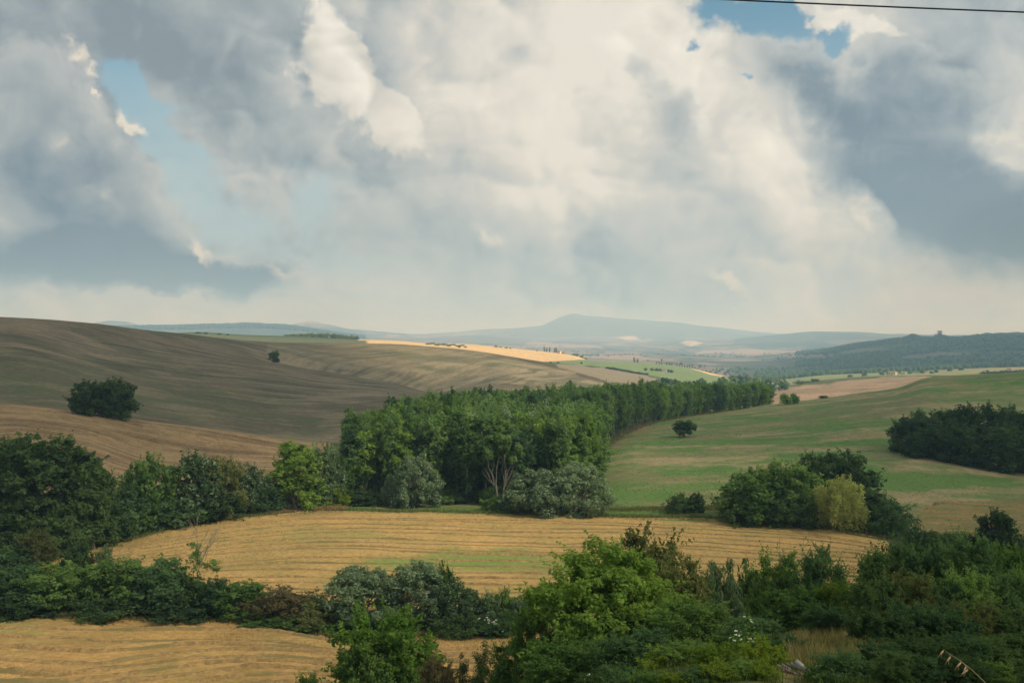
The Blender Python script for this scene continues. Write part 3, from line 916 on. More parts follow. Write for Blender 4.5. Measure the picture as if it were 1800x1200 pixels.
def crown_mesh(name, seed, lobes, n, leaf, sub=9, subr=0.42, fill=0.28, droop=0.0, up=0.25, aspect=0.55, jitter=0.12, sprigs=0, sprig_len=0.6):
    """leaf clumps spread over a crown of lobes [(x,y,z,rx,ry,rz)]"""
    g = np.random.default_rng(seed)
    Lb = np.array(lobes, float)
    # second order clumps on every lobe
    sl = []
    for l in Lb:
        d = rand_dirs(g, sub)
        r = l[3:6]
        cc = l[:3] + d * r * g.uniform(0.62, 0.92, (sub, 1))
        rr_ = np.mean(r) * subr * g.uniform(0.6, 1.35, (sub, 1))
        tn = g.normal(0, 0.42, (sub, 1))
        sl.append(np.hstack([cc, rr_, np.tile(l[:6], (sub, 1)), tn]))
    S = np.vstack(sl)
    w = S[:, 3] ** 2
    pick = g.choice(len(S), n, p=w / w.sum())
    q = S[pick]
    d = rand_dirs(g, n)
    d[:, 2] = np.where(g.random(n) < 0.35, np.abs(d[:, 2]), d[:, 2])
    rad = q[:, 3:4] * (1 - fill * g.random((n, 1)) ** 1.5)
    C = q[:, :3] + d * rad * np.array([1, 1, 0.9]) + g.normal(0, 1, (n, 3)) * q[:, 3:4] * jitter
    if droop:
        C[:, 2] -= droop * g.random(n) ** 2
    # outward direction from the big lobe
    o = unit((C - q[:, 4:7]) / q[:, 7:10])
    N_ = unit(0.55 * d + 0.45 * o + 0.75 * rand_dirs(g, n) + np.array([0, 0, up]))
    size = leaf * g.uniform(0.6, 1.35, n)
    tintv = np.clip(0.5 + q[:, 10] * 0.5 + g.normal(0, 0.16, n), 0, 1)
    if sprigs:      # leafy shoots standing out of the crown
        ps = g.choice(len(S), sprigs)
        c0 = S[ps]
        dd = unit(unit(c0[:, :3] - c0[:, 4:7]) + 0.5 * rand_dirs(g, sprigs) + np.array([0, 0, 0.55]))
        m_ = 12
        tt = np.linspace(0.15, 1.0, m_)
        ln = sprig_len * g.uniform(0.5, 1.4, sprigs)
        base = c0[:, :3] + dd * c0[:, 3:4] * 0.8
        Cs = (base[:, None, :] + dd[:, None, :] * (ln[:, None] * tt[None, :])[..., None]).reshape(-1, 3) + g.normal(0, leaf * 0.55, (sprigs * m_, 3))
        C = np.vstack([C, Cs])
        N_ = np.vstack([N_, unit(g.normal(size=Cs.shape) + np.array([0, -0.2, 0.5]))])
        size = np.concatenate([size, leaf * g.uniform(0.6, 1.2, len(Cs))])
        tintv = np.concatenate([tintv, np.clip(np.repeat(g.normal(0.72, 0.15, sprigs), m_), 0, 1)])
        n = len(C)
    V, F = leaf_quads(g, C, N_, size, aspect)
    return mesh_from(name, V, F, (), {'tint': tintv, 'pale': g.random(n)})


def tube(pts, rads, k=6):
    """tapered tube through points -> V, F"""
    pts = np.asarray(pts, float)
    n = len(pts)
    tan = np.gradient(pts, axis=0)
    tan = unit(tan)
    ref = np.array([0.31, 0.95, 0.11])
    a = unit(np.cross(tan, ref))
    b = np.cross(tan, a)
    th = np.arange(k) / k * 2 * np.pi
    ring = (a[:, None, :] * np.cos(th)[None, :, None] + b[:, None, :] * np.sin(th)[None, :, None]) * np.asarray(rads)[:, None, None]
    V = (pts[:, None, :] + ring).reshape(-1, 3)
    F = []
    for i in range(n - 1):
        for j in range(k):
            F.append((i * k + j, i * k + (j + 1) % k, (i + 1) * k + (j + 1) % k, (i + 1) * k + j))
    return V, np.array(F)


def join(parts):
    Vs, Fs, o = [], [], 0
    for V, F in parts:
        Vs.append(V)
        Fs.append(F + o)
        o += len(V)
    return np.vstack(Vs), np.vstack(Fs)


def wob(g, p0, p1, n, amt):
    t = np.linspace(0, 1, n)[:, None]
    p = np.array(p0) * (1 - t) + np.array(p1) * t
    L_ = np.linalg.norm(np.array(p1) - np.array(p0))
    off = g.normal(0, amt * L_, (n, 3)) * np.sin(t * np.pi)
    return p + off


def trunk_mesh(name, seed, H, lobes, r0, stems=1, spread=0.0, nb=None, twig=2, clear=0.2):
    """trunk(s), limbs to the lobes and a few twigs"""
    g = np.random.default_rng(seed)
    parts = []
    Lb = np.array(lobes, float)
    topc = Lb[np.argmax(Lb[:, 2])][:3]
    stems_pts = []
    for s in range(stems):
        base = np.array([g.normal(0, spread * 0.35), g.normal(0, spread * 0.35), -0.35]) if stems > 1 else np.array([0, 0, -0.35])
        tgt = topc if s == 0 else Lb[g.integers(len(Lb))][:3]
        p = wob(g, base, tgt, 8, 0.022)
        r = r0 * (0.75 if s else 1.0) * np.linspace(1.0, 0.16, 8)
        r[0] *= 1.35
        parts.append(tube(p, r, 7))
        stems_pts.append((p, r))
    for l in Lb if nb is None else Lb[:nb]:
        p, r = stems_pts[g.integers(len(stems_pts))]
        zc = l[2]
        k = int(np.clip(np.searchsorted(p[:, 2], max(clear * H, zc - 0.45 * (abs(l[0] - p[3, 0]) + abs(l[1] - p[3, 1])) - 0.12 * H)), 1, 6))
        b = wob(g, p[k], l[:3], 5, 0.06)
        rb = r[k] * 0.62 * np.linspace(1, 0.25, 5)
        parts.append(tube(b, rb, 5))
        for _ in range(twig):
            e = l[:3] + rand_dirs(g, 1)[0] * l[3:6] * 0.85
            parts.append(tube(wob(g, b[3], e, 4, 0.08), rb[3] * 0.6 * np.linspace(1, 0.25, 4), 4))
    V, F = join(parts)
    return mesh_from(name, V, F, (), None, True)


def dome_lobes(seed, H, Wd, n, base=0.3, top=1.0, size=0.34, flat=1.0):
    """lobes filling a rounded dome crown"""
    g = np.random.default_rng(seed)
    out_ = []
    for i in range(n):
        a = i * 2.39996 + g.normal(0, 0.35)
        t = (i + 0.5) / n
        zc = base + (top - base - size * 0.62) * (t ** 0.85)
        rad = math.sqrt(max(0.03, 1 - ((t - 0.30) / 0.78) ** 2)) * (0.5 - size * 0.36) * Wd
        rr_ = size * g.uniform(0.75, 1.2) * (1.0 - 0.25 * t)
        rr_m = rr_ * Wd * 0.62
        q = g.uniform(0.45, 1.0)
        out_.append((math.cos(a) * rad * q, math.sin(a) * rad * q, zc * H, rr_m, rr_m, rr_ * H * 0.62 * flat))
    return out_


def col_lobes(seed, H, Wd, n, base=0.25, fat=0.45):
    """lobes of a slender upright crown"""
    g = np.random.default_rng(seed)
    o = []
    for i in range(n):
        t = (i + 0.4) / n
        prof = (math.sin(min(1.0, t / fat) * math.pi / 2) if t < fat else math.cos((t - fat) / (1.0 - fat) * math.pi / 2 * 0.72))
        r = 0.5 * Wd * prof
        a = i * 2.39996 + g.normal(0, 0.4)
        rr_ = max(0.16 * Wd, r * g.uniform(0.55, 0.75))
        q = max(0.0, r - rr_ * 0.7)
        o.append((math.cos(a) * q, math.sin(a) * q, H * (base + (1 - base) * t * 0.95), rr_, rr_, rr_ * 2.2))
    return o


def leaf_material(name, col, col2, pale=None, pale_amt=0.3, trans=0.48):
    m, N = new_mat(name)
    t = N.n('ShaderNodeAttribute', attribute_name='tint').outputs['Fac']
    oi = N.n('ShaderNodeObjectInfo').outputs['Random']
    f = N.math('ADD', N.math('MULTIPLY', t, 0.85), N.math('MULTIPLY', N.math('SUBTRACT', oi, 0.5), 0.75), clamp=True)
    c = N.mix(f, col, col2)
    if pale is not None:
        p = N.n('ShaderNodeAttribute', attribute_name='pale').outputs['Fac']
        c = N.mix(N.math('LESS_THAN', p, pale_amt), c, pale)
    d = N.n('ShaderNodeBsdfDiffuse')
    N.put(d.inputs[0], c)
    tr = N.n('ShaderNodeBsdfTranslucent')
    N.put(tr.inputs[0], N.mix(1.0, c, (1.25, 1.25, 0.7), 'MULTIPLY'))
    mx = N.n('ShaderNodeMixShader')
    mx.inputs[0].default_value = trans
    N.put(mx.inputs[1], d.outputs[0])
    N.put(mx.inputs[2], tr.outputs[0])
    out(N, mx.outputs[0])
    return m


LEAF = {
    'green': leaf_material('leaf_green', (0.062, 0.132, 0.036), (0.215, 0.335, 0.090)),
    'poplar': leaf_material('leaf_poplar', (0.085, 0.165, 0.052), (0.250, 0.375, 0.120)),
    'bright': leaf_material('leaf_bright', (0.100, 0.200, 0.034), (0.290, 0.420, 0.085)),
    'dark': leaf_material('leaf_dark', (0.042, 0.081, 0.036), (0.120, 0.195, 0.065)),
    'teal': leaf_material('leaf_blue_green', (0.050, 0.106, 0.048), (0.131, 0.225, 0.090)),
    'silver': leaf_material('leaf_silver', (0.080, 0.140, 0.070), (0.210, 0.300, 0.160), (0.36, 0.44, 0.31), 0.24),
    'silver_dim': leaf_material('leaf_silver_dim', (0.058, 0.112, 0.048), (0.150, 0.230, 0.105), (0.28, 0.36, 0.23), 0.18),
    'olive': leaf_material('leaf_olive', (0.089, 0.112, 0.041), (0.213, 0.239, 0.089)),
    'brownish': leaf_material('leaf_brownish', (0.093, 0.090, 0.043), (0.186, 0.163, 0.085)),
    'willow': leaf_material('leaf_willow', (0.190, 0.235, 0.070), (0.430, 0.460, 0.165)),
    'broom': leaf_material('leaf_broom', (0.085, 0.155, 0.022), (0.232, 0.310, 0.043)),
    'whitepop': leaf_material('leaf_white_poplar', (0.085, 0.150, 0.068), (0.210, 0.310, 0.160), (0.44, 0.54, 0.38), 0.30),
    'rust': leaf_material('leaf_rust', (0.10, 0.055, 0.025), (0.20, 0.115, 0.05)),
    'farlit': leaf_material('leaf_far_lit', (0.13, 0.18, 0.06), (0.28, 0.32, 0.11)),  # far leaves brightened in the colour to stand for sunlight
}


def bark_material(name, c1, c2, scale=6.0):
    m, N = new_mat(name)
    tc = N.n('ShaderNodeTexCoord').outputs['Object']
    nz = N.noise(N.vmath('MULTIPLY', tc, (1, 1, 0.25)), scale, 5, 0.65)
    out(N, bsdf(N, N.mix(N.smooth(nz, 0.35, 0.65), c1, c2), 0.9, 0.1))
    return m


BARK = {'brown': bark_material('bark_brown', (0.055, 0.042, 0.030), (0.12, 0.095, 0.07)),
        'pale': bark_material('bark_pale', (0.20, 0.17, 0.125), (0.38, 0.33, 0.25)),
        'grey': bark_material('bark_grey', (0.12, 0.105, 0.085), (0.24, 0.21, 0.17))}

# ---- prototypes: (crown mesh, trunk mesh, height, width)
PROTO = {}


def proto(key, crown, trunk, H, Wd):
    PROTO.setdefault(key, []).append((crown, trunk, H, Wd))


def make_dome(key, seed, H, Wd, nl, n, leaf, base=0.28, size=0.34, r0=0.22, stems=1, flat=1.0, twig=2, **kw):
    lb = dome_lobes(seed, H, Wd, nl, base, 1.0, size, flat)
    proto(key, crown_mesh('crown', seed + 1, lb, n, leaf, **kw),
          trunk_mesh('trunk', seed + 2, H, lb, r0, stems, Wd * 0.3, twig=twig, clear=base * 0.6), H, Wd)


for s in range(3):
    make_dome('round', 100 + s * 10, 10, 9.5, 22, 10000, 0.25, base=0.05, size=0.32, r0=0.24, sprigs=120, sprig_len=1.0)
for s in range(2):
    make_dome('lone', 150 + s * 10, 10, 9.5, 20, 9000, 0.25, base=0.24, size=0.33, r0=0.40)
for s in range(3):
    make_dome('bush', 200 + s * 10, 6, 7, 16, 7500, 0.19, base=0.02, size=0.38, r0=0.10, stems=4, sprigs=120, sprig_len=0.8)
for s in range(2):
    make_dome('low', 300 + s * 10, 3, 5, 14, 6500, 0.10, base=0.04, size=0.36, r0=0.04, stems=6, sprigs=260, sprig_len=0.6)
for s in range(3):
    make_dome('tall', 400 + s * 10, 16, 9, 28, 11500, 0.29, base=0.08, size=0.25, r0=0.30, sprigs=140, sprig_len=1.4)
for s in range(2):      # silvery white poplars / willows
    make_dome('silver', 500 + s * 10, 8, 9, 26, 17000, 0.18, base=0.02, size=0.30, r0=0.14, stems=4, sub=12, subr=0.36, aspect=0.45)
for s in range(5):
    H, Wd = 17.0, 3.7 + 0.45 * (s % 3)
    lb = col_lobes(600 + s * 10, H, Wd, 15 + s % 3, base=0.15 + 0.07 * (s % 3), fat=0.6)
    proto('poplar', crown_mesh('crown', 601 + s * 10, lb, 4200, 0.27, sub=9, subr=0.40, up=0.45, sprigs=40, sprig_len=1.1),
          trunk_mesh('trunk', 602 + s * 10, H, lb, 0.17, nb=7, twig=1, clear=0.3), H, Wd)
for s in range(3):      # poplars of the rim, leafy to the ground
    H, Wd = 17.0, 5.0 + 0.4 * s
    lb = col_lobes(660 + s * 10, H, Wd, 17, base=0.02, fat=0.6)
    proto('rim', crown_mesh('crown', 661 + s * 10, lb, 4200, 0.29, sub=9, subr=0.42, up=0.45, sprigs=40, sprig_len=1.1),
          trunk_mesh('trunk', 662 + s * 10, H, lb, 0.17, nb=7, twig=1, clear=0.2), H, Wd)
for s in range(2):      # near shrubs, small leaves
    make_dome('near', 700 + s * 10, 6, 6.5, 30, 24000, 0.10, base=0.02, size=0.25, r0=0.06, stems=6, sub=16, subr=0.32, aspect=0.5, jitter=0.16, fill=0.35, up=0.15, sprigs=420, sprig_len=0.7)
for s in range(2):      # airy near trees
    make_dome('airy', 740 + s * 10, 8, 7.5, 26, 17000, 0.12, base=0.12, size=0.24, r0=0.13, stems=2, sub=12, subr=0.30, fill=0.5, jitter=0.22, twig=4, sprigs=380, sprig_len=0.8)
# drooping willow
lb = dome_lobes(801, 9, 9, 18, 0.25, 1.0, 0.27)
proto('willow', crown_mesh('crown', 802, lb, 12000, 0.22, sub=12, subr=0.32, droop=2.4, up=-0.1, aspect=0.28, fill=0.6),
      trunk_mesh('trunk', 803, 9, lb, 0.25, 2, 0.5), 9, 9)
# upright dark juniper
lb = col_lobes(820, 4.0, 1.5, 11, base=0.05, fat=0.3)
proto('juniper', crown_mesh('crown', 821, lb, 6000, 0.07, sub=8, up=0.7, aspect=0.35, subr=0.5), trunk_mesh('trunk', 822, 4.0, lb, 0.06, nb=4), 4.0, 1.5)
# cypress spindle and small far trees
lb = col_lobes(840, 12, 2.0, 9, base=0.06, fat=0.3)
proto('cypress', crown_mesh('crown', 841, lb, 700, 0.32, sub=6, up=0.6), trunk_mesh('trunk', 842, 12, lb, 0.15, nb=1, twig=0), 12, 2.0)
for s in range(3):
    make_dome('far', 860 + s * 10, 8, 8.5, 8, 900, 0.5, base=0.12, size=0.42, r0=0.2, twig=0, sub=7)


def place(kind, name, u, Y, top, width, leaf, label=None, group=None, bark='brown', cat='tree', seed=None, var=None, hmin=0.0, rz=None, lean=0.0):
    """a tree or shrub standing on the ground in direction u at distance Y, its top seen at 'top', 'width' photo pixels wide"""
    g = random.Random(int(u * 13 + Y * 7 + top * 3) if seed is None else seed)
    z = ground(u, Y)
    H = max(zpx(top, Y) - z, hmin)
    Wm = width * Y / FPX
    v = PROTO[kind][g.randrange(len(PROTO[kind])) if var is None else var % len(PROTO[kind])]
    return plant(v, name, (u - 900) / FPX * Y, Y, z, H / v[2], Wm / v[3], leaf, label, group, bark, cat, g.uniform(0, 6.28) if rz is None else rz, lean)


def place_at(kind, name, u, base, top, width, leaf, label, lo, hi, **kw):
    return place(kind, name, u, solve_Y(u, base, lo, hi), top, width, leaf, label, **kw)


def plant(v, name, x, y, z, sz, sxy, leaf, label, group, bark, cat, rz, lean=0.0):
    e = bpy.data.objects.new(name, None)
    e.empty_display_size = 0.5
    e.location = (x, y, z)
    e.rotation_euler = (0, lean, rz)
    e.scale = (sxy, sxy, sz)
    COL.objects.link(e)
    e['label'] = label
    e['category'] = cat
    if group:
        e['group'] = group
    for nm, me, mt in (('trunk', v[1], BARK[bark]), ('crown', v[0], LEAF[leaf])):
        if not me.materials:
            me.materials.append(None)
        o = bpy.data.objects.new(nm, me)
        COL.objects.link(o)
        o.parent = e
        o.material_slots[0].link = 'OBJECT'
        o.material_slots[0].material = mt
    return e

# ------------------------------------------------------------------ the poplar grove
GROVE = [(-37, 221), (-10, 220), (17, 219), (22, 250), (25, 315), (40, 380), (61, 438), (80, 474), (116, 522), (141, 556),
         (152, 575), (120, 560), (92, 535), (66, 500), (38, 455), (10, 428), (-16, 398), (-26, 352), (-38, 318), (-46, 292), (-42, 255)]


def grove_trees():
    g = np.random.default_rng(77)
    pts = []
    gx = np.arange(-60, 170, 3.6)
    gy = np.arange(215, 585, 3.9)
    for j, y in enumerate(gy):
        for x in gx:
            pts.append((x + (j % 2) * 1.9 + g.normal(0, 0.75), y + g.normal(0, 0.8)))
    pts = np.array(pts)
    d = sdf(GROVE, pts[:, 0], pts[:, 1])
    pts, d = pts[d > 0.2], d[d > 0.2]
    o = np.argsort(pts[:, 1])
    pts, d = pts[o], d[o]
    H = np.interp(pts[:, 1], [215, 330, 430, 500, 575], [17.6, 17.3, 16.2, 14.2, 11.8]) * (1 + g.normal(0, 0.09, len(pts)) + 0.05 * fbm(pts[:, 0] / 18, pts[:, 1] / 18, 55, 2))
    # lower trees along the left rim
    H = H * np.where((pts[:, 0] < np.interp(pts[:, 1], [215, 300, 400], [-30, -36, -14])), 0.88, 1.0)
    Wd = 1.05 + g.normal(0, 0.16, len(pts))
    return pts, d, H, Wd


gp, gd, gH, gW = grove_trees()
gz = np.array([ground_xy(x, y) for x, y in gp])
gu = 900 + gp[:, 0] / gp[:, 1] * FPX
# how much of each tree can be seen from the lookout: paint near to far on a coarse raster
ras = np.zeros((300, 900), bool)
seen = np.zeros(len(gp))
for i in range(len(gp)):
    y = gp[i, 1]
    hw = 2.3 * gW[i] / y * FPX / 2
    t0, t1 = PY(gz[i] + gH[i], y), PY(gz[i] + gH[i] * 0.1, y)
    c0, c1 = int((gu[i] - hw) / 2), int((gu[i] + hw) / 2) + 1
    r0_, r1 = int((t0 - 600) / 1.2), int((t1 - 600) / 1.2) + 1
    c0, c1, r0_, r1 = max(c0, 0), min(c1, 900), max(r0_, 0), min(r1, 300)
    blk = ras[r0_:r1, c0:c1]
    seen[i] = (~blk).sum()
    blk[:] = True
order = np.argsort(-seen)
single = set(order[:290].tolist())
mass = []
rg = random.Random(5)


def nth(n):
    return '%d%s' % (n, 'th' if 10 < n % 100 < 14 else {1: 'st', 2: 'nd', 3: 'rd'}.get(n % 10, 'th'))


def rim_right(i):
    return gd[i] < 5.5 and gp[i, 0] > np.interp(gp[i, 1], [220, 575], [0, 100])


front_rank = {i: k + 1 for k, i in enumerate(sorted((i for i in single if gp[i, 1] < 232), key=lambda i: gu[i]))}
right_rank = {i: k + 1 for k, i in enumerate(sorted((i for i in single if gp[i, 1] >= 232 and rim_right(i)), key=lambda i: gp[i, 1]))}
SILVER_AT = [(785, 752), (865, 706), (905, 703), (930, 722), (955, 706), (1000, 712), (835, 726), (965, 720), (890, 716), (1020, 706)]
for i in range(len(gp)):
    x, y = gp[i]
    v = PROTO['poplar'][rg.randrange(5)]
    if i in single:
        tp = PY(gz[i] + gH[i], y)
        sil = any(abs(gu[i] - a) < 6 and abs(tp - b) < 5 for a, b in SILVER_AT)
        if sil:
            lab, leaf = 'poplar with whitish silver crown standing out among the green grove', 'whitepop'
        elif y < 232:
            lab = 'slender poplar with bare pale trunk in the grove front row, %s from the left' % nth(front_rank[i])
            leaf = 'poplar'
        elif rim_right(i):
            lab = 'poplar on the right edge of the grove by the meadow, %s from the near end' % nth(right_rank[i])
            leaf = 'poplar'
        elif y > 470:
            lab, leaf = 'low green poplar at the far narrow end of the grove', 'poplar'
        elif gd[i] < 6:
            lab = 'green poplar on the left edge of the grove below the ploughed hill, %s' % (
                'near part' if y < 300 else 'middle part' if y < 390 else 'far part')
            leaf = 'poplar'
        else:
            q = (gu[i] - np.interp(y, [220, 575], [600, 1200])) / np.interp(y, [220, 575], [450, 160])
            lab = 'poplar in the closed canopy of the grove, %s, %s' % (
                'left third' if q < 0.33 else 'middle third' if q < 0.67 else 'right third',
                'close behind the front row' if y < 262 else 'half way back' if y < 340 else 'far back')
            leaf = 'poplar'
        if leaf == 'poplar' and rg.random() < 0.42:
            leaf = rg.choice(['green', 'teal', 'bright'])
        if 'right edge' in lab or 'far narrow' in lab:
            v = PROTO['rim'][rg.randrange(3)]
        plant(v, 'poplar_tree', x, y, gz[i], gH[i] / v[2], gW[i] * (1.12 if y < 232 else 1.0), leaf, lab, 'poplars of the grove', 'pale' if y < 240 else 'grey', 'tree', rg.uniform(0, 6.28))
    else:
        mass.append((i, rg.randrange(5), rg.uniform(0, 6.28)))

# the trees deep inside, hidden but for their tops, grow into one another
VV, FF, TN, PL = [], [], [], []
off = 0
pc_cache = []
for v in PROTO['poplar']:
    me = v[0]
    a = np.empty(len(me.vertices) * 3, np.float32)
    me.vertices.foreach_get('co', a)
    t = np.empty(len(me.polygons), np.float32)
    me.attributes['tint'].data.foreach_get('value', t)
    pc_cache.append((a.reshape(-1, 4, 3), t))
for i, k, rz in mass:
    q, t = pc_cache[k]
    top = q[:, 0, 2] > 0.45 * 17
    sel = np.nonzero(top)[0][::4]
    P_ = q[sel]
    cen = P_.mean(1, keepdims=True)
    P_ = cen + (P_ - cen) * 1.9
    c, s = math.cos(rz), math.sin(rz)
    X_ = (P_[..., 0] * c - P_[..., 1] * s) * gW[i] + gp[i, 0]
    Y_ = (P_[..., 0] * s + P_[..., 1] * c) * gW[i] + gp[i, 1]
    Z_ = P_[..., 2] * gH[i] / 17 + gz[i]
    VV.append(np.stack([X_, Y_, Z_], -1).reshape(-1, 3))
    TN.append(t[sel])
nV = np.vstack(VV)
tn = np.concatenate(TN)
me = mesh_from('poplar_canopy', nV, np.arange(len(nV)).reshape(-1, 4), (LEAF['poplar'],), {'tint': tn, 'pale': np.ones(len(tn))})
ob = bpy.data.objects.new('poplar_canopy', me)
COL.objects.link(ob)
ob['kind'] = 'stuff'
ob['label'] = 'closed green canopy deep inside the poplar grove'
ob['category'] = 'tree canopy'
print('grove', len(gp), 'single', len(single), 'mass faces', len(tn))

# ------------------------------------------------------------------ single trees and shrubs, near to far
T = place
TR = 'tree'
# -- left belt behind the valley field
for (u, Y, top, w, lf, lab) in [
    (-70, 176, 760, 183, 'dark', 'tall dark tree cut off by the left picture edge above the hedge'),
    (5, 180, 752, 146, 'dark', 'tallest dark poplar in the left belt, second from the picture edge'),
    (70, 172, 752, 152, 'dark', 'broad dark poplar in the left belt with pale trunk showing'),
    (132, 178, 772, 128, 'dark', 'dark poplar closing the right end of the tall left belt'),
    (165, 170, 800, 85, 'dark', 'dark shoulder tree stepping down at the end of the tall left belt'),
]:
    T('tall', 'belt_tree', u, Y, top, w, lf, lab, 'dark trees of the left belt', 'grey')
for (kind, u, Y, top, w, lf, lab) in [
    ('bush', 25, 166, 890, 146, 'dark', 'dark rounded bush at the foot of the tall left belt'),
    ('bush', 110, 167, 880, 134, 'dark', 'dark bush under the broad poplar of the left belt'),
    ('bush', 200, 178, 850, 122, 'teal', 'dark low bush between the tall belt and the round green tree'),
    ('round', 262, 186, 790, 112, 'green', 'round green tree left of the silvery one in the belt'),
    ('round', 340, 192, 784, 122, 'silver_dim', 'silvery green tree with pale tips in the left belt'),
    ('round', 392, 196, 797, 98, 'olive', 'olive brown tree right of the silvery tree in the belt'),
    ('round', 432, 200, 809, 76, 'silver_dim', 'small pale topped tree near the right end of the belt'),
    ('bush', 300, 188, 870, 122, 'teal', 'dark bush at the foot of the round green belt tree'),
    ('bush', 385, 193, 862, 110, 'dark', 'dark bush under the olive brown belt tree'),
    ('bush', 462, 203, 836, 81, 'teal', 'dark shrub beside the bright green poplar'),
    ('tall', 522, 207, 768, 102, 'bright', 'bright green poplar with pale leaning trunk left of the grove'),
    ('round', 568, 212, 772, 81, 'silver_dim', 'dark silvery tree between the bright poplar and the grove'),
    ('round', 596, 216, 800, 56, 'green', 'middling green tree stepping down at the left front of the grove'),
    ('bush', 590, 211, 855, 56, 'broom', 'small yellow green bush in front of the grove corner'),
    ('bush', 545, 210, 858, 63, 'teal', 'small dark shrub behind the yellow green bush'),
    ('bush', 640, 214, 862, 68, 'dark', 'dark undergrowth shrub at the left front of the grove'),
    ('silver', 728, 213, 790, 95, 'silver', 'silvery white poplar standing in front of the grove'),
    ('silver', 690, 214, 828, 44, 'silver', 'thin silvery sapling left of the silver poplar'),
    ('bush', 868, 208, 872, 51, 'green', 'small round green bush on the grass verge before the grove'),
    ('silver', 945, 205, 818, 134, 'silver', 'broad silvery bush, left one of the pair before the grove'),
    ('silver', 1020, 204, 803, 117, 'silver', 'taller silvery tree, right one of the pair before the grove'),
    ('silver', 908, 204, 862, 56, 'silver_dim', 'low pale shrub at the left foot of the silvery pair'),
    ('bush', 1050, 203, 868, 44, 'silver_dim', 'low grey green shrub at the right foot of the silvery pair'),
    ('bush', 1194, 205, 866, 51, 'dark', 'small dark bush alone at the foot of the meadow'),
    ('round', 1223, 205, 862, 32, 'dark', 'thin dark sapling right of the small meadow bush'),
]:
    T(kind, 'belt_tree' if kind in ('round', 'tall') else 'shrub', u, Y, top, w, lf, lab, None, 'pale' if lf == 'bright' else 'grey', 'tree' if kind in ('round', 'tall') else 'shrub')

for k, u in enumerate(range(606, 900, 21)):
    T('bush' if k % 3 else 'low', 'undergrowth_shrub', u + (k * 13 % 9), 218.5 + (k % 4) * 1.6, 868 - (k * 17 % 16), 40 + (k * 11 % 14), ['green', 'teal', 'dark', 'olive'][k % 4],
      'undergrowth shrub at the shady foot of the grove front, number %d from the left' % (k + 1) if False else 'undergrowth shrub at the shady foot of the grove front row', 'undergrowth before the grove', 'brown', 'shrub', hmin=1.0)
# -- tree clump right of the valley field
for (kind, u, Y, top, w, lf, lab) in [
    ('round', 1385, 196, 800, 126, 'green', 'feathery green tree at the middle of the right clump'),
    ('round', 1325, 195, 818, 126, 'green', 'light green spreading tree at the left end of the right clump'),
    ('round', 1478, 212, 783, 136, 'dark', 'tall dark oak rising behind the pale willow'),
    ('round', 1428, 214, 790, 71, 'dark', 'small dark crown between the feathery tree and the tall oak'),
    ('willow', 1474, 186, 829, 120, 'willow', 'pale yellow green willow with drooping twigs in the right clump'),
    ('round', 1522, 192, 852, 92, 'dark', 'dark tree tucked behind the right side of the willow'),
    ('bush', 1566, 183, 872, 83, 'teal', 'dark green bush at the right end of the clump'),
    ('bush', 1300, 193, 868, 80, 'dark', 'dark bush under the left end of the right clump'),
    ('bush', 1395, 190, 862, 103, 'dark', 'dark bush under the feathery tree left of the willow'),
    ('round', 1752, 166, 887, 71, 'dark', 'dark tree standing alone before the striped field at right'),
]:
    T(kind, 'clump_tree' if kind != 'bush' else 'shrub', u, Y, top, w, lf, lab, None, 'brown', 'tree' if kind != 'bush' else 'shrub')
for k, (u, Y, top, w) in enumerate([(1620, 172, 930, 70), (1670, 170, 935, 70), (1715, 168, 938, 66), (1800, 165, 945, 90)]):
    T('low', 'hedge_shrub', u, Y, top, w, 'dark', 'low dark hedge shrub below the striped field at the right', 'low hedge below the striped field', 'brown', 'shrub')

# -- dark wood on the right slope
for k, (u, Y, top, w) in enumerate([(1604, 290, 726, 80), (1640, 296, 716, 84), (1683, 300, 708, 90), (1730, 300, 704, 86), (1775, 298, 708, 84), (1815, 296, 702, 86), (1860, 290, 705, 100),
                                    (1622, 282, 752, 70), (1664, 280, 748, 84), (1715, 276, 742, 90), (1772, 272, 738, 96), (1830, 268, 735, 100)]):
    front = k >= 7
    T('round', 'oak_tree', u, Y, top, w, 'dark', 'dark oak in the %s row of the right slope wood, %s' % ('front' if front else 'back', ['first', 'second', 'third', 'fourth', 'fifth', 'sixth', 'seventh'][k - 7 if front else k] + ' from the left'), 'oaks of the wood on the right slope', 'brown')

# -- lone trees on the slopes
A = place_at
A('lone', 'oak_tree', 1203, 768, 736, 46, 'dark', 'round dark oak standing alone on the green meadow', 280, 520)
A('round', 'oak_tree', 155, 728, 664, 76, 'dark', 'left crown of the broad dark pair on the hill crest', 270, 315)
A('round', 'oak_tree', 204, 734, 660, 84, 'dark', 'right crown of the broad dark pair on the hill crest', 270, 318, bark='grey')
A('far', 'oak_tree', 481, 634, 612, 26, 'dark', 'small dark tree alone high on the ploughed hill', 500, 900)
A('far', 'shrub', 485, 637, 625, 15, 'dark', 'dark bush at the foot of the lone hill tree', 500, 900, cat='shrub')
A('bush', 'shrub', 1381, 711, 690, 24, 'bright', 'light green bush, left one by the tan ploughed field', 440, 560, cat='shrub')
A('bush', 'shrub', 1396, 709, 690, 22, 'bright', 'light green bush, right one by the tan ploughed field', 440, 560, cat='shrub')
A('low', 'shrub', 1447, 700, 695, 20, 'dark', 'tiny dark bush on the meadow crest', 440, 570, cat='shrub')

